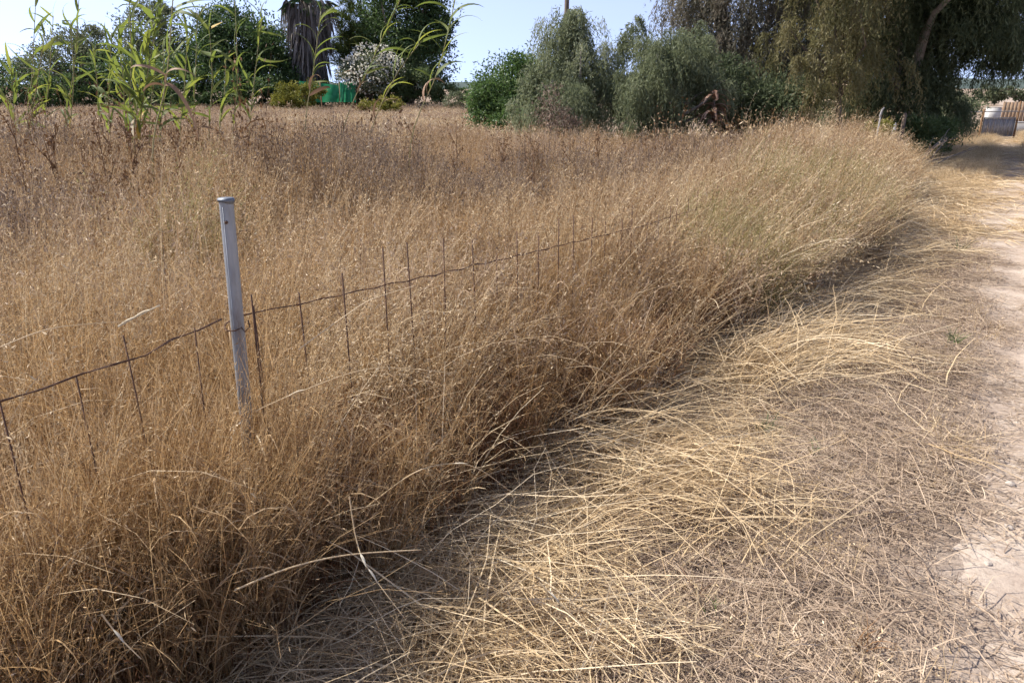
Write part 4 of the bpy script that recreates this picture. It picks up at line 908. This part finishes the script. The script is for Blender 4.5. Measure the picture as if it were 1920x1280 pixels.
def reed(label, pxs, Y, n_leaf, seed, side=0.0, spread=.8, start=.3, scale=1.0, yel=0, dead=1, pale=0, r=.0055):
    """pxs: points the stem passes, top last; it is rooted in the ground below the first"""
    rng = np.random.RandomState(seed); q0 = P(*pxs[0], Y); b = Vector((q0.x - .03, Y, gz(q0.x, Y)))
    t = empty('reed', b); tag(t, label, 'reed', 'reeds standing in the dry field')
    pts = [Vector((0, 0, -.03))] + [P(px, py, Y + .04 * i) - b for i, (px, py) in enumerate(pxs)]
    # smooth
    fine = []
    for i in range(len(pts) - 1):
        p0 = pts[max(i - 1, 0)]; p1 = pts[i]; p2 = pts[i + 1]; p3 = pts[min(i + 2, len(pts) - 1)]
        for k in range(5):
            s = k / 5; fine.append(.5 * ((2 * p1) + (p2 - p0) * s + (2 * p0 - 5 * p1 + 4 * p2 - p3) * s * s + (3 * p1 - p0 - 3 * p2 + p3) * s ** 3))
    fine.append(pts[-1]); m = len(fine)
    g = Geo(); tube(g, fine, [r * (1 - .55 * i / m) for i in range(m)], 6, tint=rng.uniform(.2, .9)); obj('stem', g.mesh('stem', M['reed_stem'], True), t)
    kinds = [0] * n_leaf
    lows = list(range(dead + pale + yel))
    for i, kk in enumerate([3] * pale + [2] * dead + [1] * yel):
        if i < n_leaf: kinds[i] = kk
    for k in range(n_leaf):
        s = start + (1 - start) * (k + rng.uniform(.2, .8)) / n_leaf; i = min(int(s * (m - 1)), m - 2); p = fine[i].lerp(fine[i + 1], s * (m - 1) - i)
        src = {0: LP, 1: LYEL, 2: LDEAD, 3: LPALE}[kinds[k]]
        me = src[rng.randint(len(src))]
        lf = bpy.data.objects.new('leaf', me); col.objects.link(lf); lf.parent = t; lf.location = p
        az = side + rng.normal(0, spread) + (math.pi if (k % 2 and rng.uniform() < .45) else 0)
        lf.rotation_euler = (rng.normal(0, .6), rng.normal(-.1, .25), az); f = scale * rng.uniform(.65, 1.1); lf.scale = (f, f * rng.uniform(.9, 1.5), f)
    return t

RD = [
 ('feathery young reed between the far left reeds and the clump beside them', [(85, 255), (92, 150), (100, 30)], 7.6, 10, dict(side=.3, spread=1.3, scale=.85)),
 ('short bushy reed low down at the far left', [(30, 262), (26, 200), (20, 120)], 7.0, 8, dict(side=.5, spread=1.4)),
 ('half dry reed to the left of the dense clump', [(208, 265), (204, 180), (210, 60)], 6.8, 8, dict(side=.2, spread=1.2)),
 ('young reed crowding the right side of the dense green clump', [(300, 262), (308, 190), (306, 90)], 6.4, 9, dict(side=.4, spread=1.1)),
 ('reed with hanging leaves between the bare pale reed and the slender one', [(338, 265), (345, 180), (352, 60)], 6.9, 9, dict(side=.2, spread=1.1)),
 ('low leafy reed in front of the dark rounded tree', [(412, 258), (420, 190), (424, 100)], 7.1, 8, dict(side=.2, spread=1.0)),
 ('reed at the far left edge with narrow upright leaves', [(52, 250), (60, 140), (68, -20)], 7.4, 9, dict(side=.3, spread=1.2, pale=1)),
 ('thin reed in the left clump leaning over the pale bent leaf', [(45, 300), (62, 200), (85, 60)], 7.0, 8, dict(side=.2, spread=1.1)),
 ('second reed of the left clump with a dark feathery top', [(120, 260), (140, 120), (150, -40)], 7.8, 10, dict(side=.2, spread=1.2)),
 ('reed in the left clump with one yellow leaf low down', [(132, 270), (138, 150), (132, 40)], 7.5, 8, dict(side=.6, spread=1.2, yel=1)),
 ('short reed between the left clump and the dense clump', [(190, 250), (184, 180), (176, 90)], 8.2, 6, dict(side=.2, spread=1.2)),
 ('tallest upright stem of the dense green clump', [(240, 290), (246, 120), (240, -40)], 6.2, 11, dict(side=.3, spread=1.1)),
 ('thick leafed reed on the right of the dense green clump', [(262, 270), (275, 150), (300, 10)], 6.0, 13, dict(side=.4, spread=1.0, yel=1, scale=1.05)),
 ('leafy reed low in the middle of the dense green clump', [(252, 285), (258, 190), (272, 60)], 6.0, 13, dict(side=.3, spread=1.2, start=.42, pale=1)),
 ('bowed reed on the left of the dense green clump', [(236, 260), (232, 160), (222, 70)], 6.3, 9, dict(side=-.2, spread=1.2)),
 ('bright leafed reed behind the dense green clump', [(280, 260), (290, 130), (285, 20)], 6.6, 11, dict(side=.3, spread=1.0)),
 ('long bare pale reed with a bent dead brown leaf hanging from it', [(286, 300), (312, 150), (326, -30)], 4.6, 4, dict(side=.0, spread=.4, start=.62, dead=0, scale=1.15, r=.006)),
 ('slender reed right of the bare pale reed', [(362, 270), (366, 160), (370, 20)], 7.0, 8, dict(side=.2, spread=1.0, yel=1)),
 ('slender reed with drooping leaves under the dark tree', [(392, 260), (398, 150), (392, 50)], 7.2, 8, dict(side=.1, spread=.9)),
 ('upright reed in front of the dark rounded tree', [(437, 262), (445, 150), (440, -10)], 7.0, 8, dict(side=.2, spread=.8)),
 ('reed with stepped bright leaves pointing right', [(468, 262), (478, 140), (492, 30)], 7.0, 10, dict(side=.0, spread=.5)),
 ('reed in front of the palm skirt with stepped leaves', [(572, 250), (588, 130), (602, 20)], 6.6, 8, dict(side=.0, spread=.4, start=.5)),
 ('leaning reed crossing the white blossom shrub', [(640, 260), (700, 110), (760, -20)], 6.8, 9, dict(side=.1, spread=.4, start=.5)),
 ('leaning reed in front of the tall spreading tree', [(690, 275), (738, 150), (790, 78)], 6.2, 8, dict(side=.0, spread=.35, start=.45)),
 ('rightmost leaning reed against the open sky', [(770, 270), (822, 130), (858, -20)], 5.6, 8, dict(side=.0, spread=.3, start=.5, scale=1.05)),
]
for i, (lab, pxs, Yr, nl, kw) in enumerate(RD):
    Yr = Yr * 1.38
    t = reed(lab, pxs, Yr, int(nl * (2.6 if 'dense' in lab else 2.0)), 500 + i, **{**kw, 'dead': 2, 'yel': kw.get('yel', 0) if i < 18 else 0, 'r': kw.get('r', .0055) * 1.35})
    if 'dead brown leaf' in lab:
        rl = np.random.RandomState(3)
        for (px, py, az, a0, a1, L, W, bw, mt, lb) in ((311, 158, .1, 1.75, 3.08, .52, .05, .3, 'reed_dead', 'large dead brown leaf hanging down'), (322, 107, .05, .72, 1.02, .42, .055, 1., 'reed_leaf', 'broad green leaf rising to the right'),
                (396, 52, .05, 1.1, 1.25, .10, .045, 1., 'reed_yellow', 'yellow leaf tip'), (330, 14, .0, 1.15, 1.7, .3, .06, 1., 'reed_leaf', None), (306, 160, 3.1, 1.2, 2.6, .2, .04, 1., 'reed_dead', None)):
            g = Geo(); ribbons(g, rl, np.array([P(px, py, Yr) - t.location]), np.array([az]), np.array([a0]), np.array([a1]), np.array([L]), np.array([W]), 12, np.array([.55]), tip=.12, bow=bw, twist=np.array([.55]))
            lf = obj('leaf', g.mesh('leaf', M[mt], True), t)
            if lb: lf['label'] = lb

# ------------------------------------------------------------------ dry weeds that stand out of the grass
def weed_mesh(seed, h):
    rng = np.random.RandomState(seed); gs = Geo(); gh = Geo()
    tube(gs, [(0, 0, -.03), (.01, 0, h * .5), (rng.normal(0, .03), rng.normal(0, .03), h)], [.006, .0045, .0025], 5)
    for k in range(9):
        z = h * rng.uniform(.45, .95); a = rng.uniform(0, 6.283); l = rng.uniform(.08, .2); e = Vector((math.cos(a) * l * .5, math.sin(a) * l * .5, z + l * .85))
        tube(gs, [(.01, 0, z), tuple(e)], [.0032, .002], 4)
        m = 16; tt = rng.uniform(.35, 1.05, m)[:, None]; c = np.array([.01, 0, z]) * (1 - tt) + np.array(e) * tt
        flakes(gh, rng, c + rng.normal(0, .005, (m, 3)), rng.normal(size=(m, 3)) + np.array([0, 0, .4]), .024, .011, rng.uniform(0, 1, m))
    m = 26; flakes(gh, rng, np.stack([np.full(m, .01), np.zeros(m), rng.uniform(h * .6, h, m)], 1) + rng.normal(0, .006, (m, 3)), rng.normal(size=(m, 3)) + np.array([0, 0, .4]), .024, .011, rng.uniform(0, 1, m))
    return gs.mesh('stem', M['weed'], True), gh.mesh('seed_head', M['weed'])
WM = [weed_mesh(600 + k, h) for k, h in enumerate((.98, 1.08, .92))]
rs = np.random.RandomState(13)
wp = [(425, 8.6, 'below the dark rounded tree left of the palm'), (470, 8.2, 'right of the reed with stepped bright leaves'), (548, 8.8, 'below the yellow green shrub left of the net'), (596, 8.0, 'straight below the palm skirt'), (650, 8.8, 'below the green shade net'), (704, 7.8, 'below the low yellow shrub'),
      (775, 8.3, 'below the tall spreading tree'), (858, 8.0, 'below the gap with the far hill'), (945, 8.4, 'below the fresh green shrub'), (1000, 8.0, 'right of the fresh green shrub'), (1066, 8.6, 'below the brown utility pole'), (1120, 8.2, 'below the right side of the pole tree'), (1172, 8.6, 'below the dark gap between the two weeping trees'),
      (40, 6.2, 'under the far left reeds'), (100, 5.8, 'right of the leaning reed at the far left'), (158, 6.4, 'midway between the left reeds and the dense clump'), (196, 6.0, 'just left of the dense green clump'), (250, 5.8, 'in front of the dense green clump'), (336, 6.4, 'right of the bare pale reed'), (378, 7.4, 'between the two slender reeds')]
for i, (px, Yw, where) in enumerate(wp):
    q = P(px, 300, Yw); t = empty('dry_weed', (q.x, Yw, gz(q.x, Yw)), rs.uniform(0, 6.28))
    tag(t, 'brown dry branching weed ' + where, 'weed', 'dry weeds standing out of the field grass')
    a, b = WM[i % 3]; s = rs.uniform(1.0, 1.2) * (1.2 if px < 400 else 1.05)
    for nm, me in (('stem', a), ('seed_head', b)):
        o = bpy.data.objects.new(nm, me); col.objects.link(o); o.parent = t
        if nm == 'seed_head': o['kind'] = 'stuff'
    t.scale = (s, s, s)

# ------------------------------------------------------------------ single stems, sprouts and stones that catch the eye
def stem_thing(label, pxs, r, mat='straw', glume=(), cat='grass stem'):
    """pxs: (px, py, Y) the stem passes through"""
    pts = [P(*p) for p in pxs]; o = pts[0].copy(); o.z = max(o.z, 0)
    t = empty('dry_grass_stem', o); tag(t, label, cat); rng = np.random.RandomState(len(label))
    fine = []; m = len(pts)
    for i in range(m - 1):
        p0 = pts[max(i - 1, 0)]; p1 = pts[i]; p2 = pts[i + 1]; p3 = pts[min(i + 2, m - 1)]
        for k in range(6):
            s = k / 6; fine.append(.5 * ((2 * p1) + (p2 - p0) * s + (2 * p0 - 5 * p1 + 4 * p2 - p3) * s * s + (3 * p1 - p0 - 3 * p2 + p3) * s ** 3) - o)
    fine.append(pts[-1] - o)
    g = Geo(); n = len(fine); tube(g, fine, [r * (1 - .5 * i / n) for i in range(n)], 5, tint=.75); obj('stalk', g.mesh('stalk', M[mat], True), t)
    for s in glume:
        i = min(int(s * (n - 1)), n - 2); d = (fine[i + 1] - fine[i]).normalized(); c = fine[i]
        g = Geo(); sdv = d.cross(Vector((0, .3, 1))).normalized(); L = .045; V = []; 
        for k in range(6):
            u = k / 5; w = .0042 * math.sin(math.pi * (.08 + .9 * u)); q = c + d * L * u + Vector((0, 0, .004 * math.sin(3 * u)))
            V += [tuple(q - sdv * w), tuple(q + Vector((0, 0, .0015))), tuple(q + sdv * w)]
        F = [(k * 3 + j, k * 3 + j + 1, k * 3 + j + 4, k * 3 + j + 3) for k in range(5) for j in range(2)]
        g.add(V, F, .9); obj('sheath', g.mesh('sheath', M['reed_pale'], True), t)
stem_thing('long pale stem arching across the russet grass below the fence', [(610, 1010, 2.05), (700, 940, 1.98), (790, 880, 1.95), (880, 872, 2.0), (950, 915, 2.05)], .0022, glume=(.7,))
stem_thing('thick straw stem lying over the dark hollow in the foreground', [(440, 1106, 1.55), (540, 1065, 1.6), (650, 1040, 1.68), (790, 1030, 1.75)], .0028)
stem_thing('short upright stem with a white sheath in the foreground straw', [(655, 930, 1.72), (668, 1010, 1.68), (690, 1065, 1.62), (760, 1160, 1.55)], .0022, glume=(.5, .68))
stem_thing('white dry leaf caught in the grass left of the post', [(222, 612, 1.75), (255, 594, 1.76), (300, 572, 1.78)], .0028, 'reed_pale', (.05, .45), 'dry leaf')
stem_thing('thin stem arching in from the left edge above the wire', [(-40, 668, 1.45), (80, 620, 1.5), (170, 607, 1.55), (240, 602, 1.6)], .0016)
stem_thing('long stem crossing in front of the post foot to the right', [(560, 655, 2.1), (650, 590, 2.1), (700, 560, 2.1), (780, 535, 2.15)], .0018)
stem_thing('pale stem sloping up to the right from the post foot', [(480, 770, 1.95), (560, 735, 1.95), (700, 690, 2.0), (850, 700, 2.05)], .0018, glume=(.3,))
stem_thing('bright stem pointing at the bottom edge from the straw heap', [(1010, 1090, 1.55), (1080, 1160, 1.5), (1190, 1262, 1.42)], .0024, glume=(.2,))
stem_thing('curved stem leaning left in the shaded grass by the verge', [(1215, 800, 3.0), (1180, 740, 3.0), (1120, 690, 3.0), (1060, 690, 3.0)], .0026)
stem_thing('straight pale stem lying towards the track from the straw heap', [(1040, 1145, 1.78), (1180, 1150, 1.8), (1390, 1185, 1.8)], .0022)
stem_thing('pale stem with a white sheath sloping down at the near left', [(190, 1150, 1.32), (225, 1195, 1.3), (265, 1235, 1.28)], .0022, 'straw', (.35,))

def sprout(label, px, py, mat, n, L, W, seed, cat='plant'):
    x_, dy, dz = ray(px, py); tt = (CAM_H - .03) / -dz; bx_, by_ = x_ * tt, dy * tt
    rng = np.random.RandomState(seed); t = empty('small_plant', (bx_, by_, gz(bx_, by_))); tag(t, label, cat)
    for k in range(n):
        g = Geo(); ribbons(g, rng, np.array([[rng.normal(0, .02), rng.normal(0, .02), 0]]), np.array([rng.uniform(0, 6.28)]), np.array([rng.uniform(.1, .6)]), np.array([rng.uniform(.8, 1.6)]), np.array([L * rng.uniform(.6, 1.2)]), np.array([W]), 5, np.array([rng.uniform(.2, .8)]), tip=.15)
        obj('leaf', g.mesh('leaf', M[mat]), t)
sprout('small grey green tuft growing in the flattened straw', 1428, 800, 'olive_leaf', 22, .14, .006, 1)
sprout('tiny green tuft in the litter below the grey green one', 1336, 1140, 'bright', 9, .09, .004, 2)
sprout('small green sprout right of the grey green tuft', 1525, 838, 'bright', 9, .08, .005, 3)
sprout('little reddish dry plant in the litter at bottom centre', 1305, 1112, 'deadleaf', 16, .10, .005, 4)
sprout('dry brown tuft standing near the bottom right corner', 1620, 1215, 'weed', 20, .13, .004, 5)
sprout('green weed patch in the shade of the verge near the track', 1790, 640, 'bright', 26, .13, .008, 6)
sprout('second green weed patch on the verge further up the track', 1800, 470, 'olive_leaf', 22, .2, .01, 7)

def stone(label, px, py, s, seed):
    x_, dy, dz = ray(px, py); tt = CAM_H / -dz; bx_, by_ = x_ * tt, dy * tt
    rng = np.random.RandomState(seed); import bmesh
    bm = bmesh.new(); bmesh.ops.create_icosphere(bm, subdivisions=2, radius=s)
    for v in bm.verts: v.co = Vector((v.co.x * 1.2, v.co.y, v.co.z * .65)) * (1 + .18 * math.sin(v.co.x * 90 + seed) * math.cos(v.co.y * 70) + rng.normal(0, .05))
    me = bpy.data.meshes.new('stone'); bm.to_mesh(me); bm.free(); me.materials.append(M['stone'])
    o = obj('stone', me, None, (bx_, by_, gz(bx_, by_) + s * .3)); o.rotation_euler = (0, 0, rng.uniform(0, 6)); tag(o, label, 'stone', 'stones on the bare earth'); return o
for i, (lab, px, py, s) in enumerate([('small white stone on the litter left of the bare patches', 1792, 1034, .011), ('round pale stone just right of the small white one', 1852, 1058, .013), ('flat pale stone at the top of the bare patch', 1895, 902, .018),
        ('long buff stone at the right edge under the bare patch', 1890, 985, .018), ('tiny white pebble in the straw above the track edge', 1585, 865, .010), ('pale stone at the right edge halfway up the track', 1912, 785, .015)]):
    stone(lab, px, py, s, i)
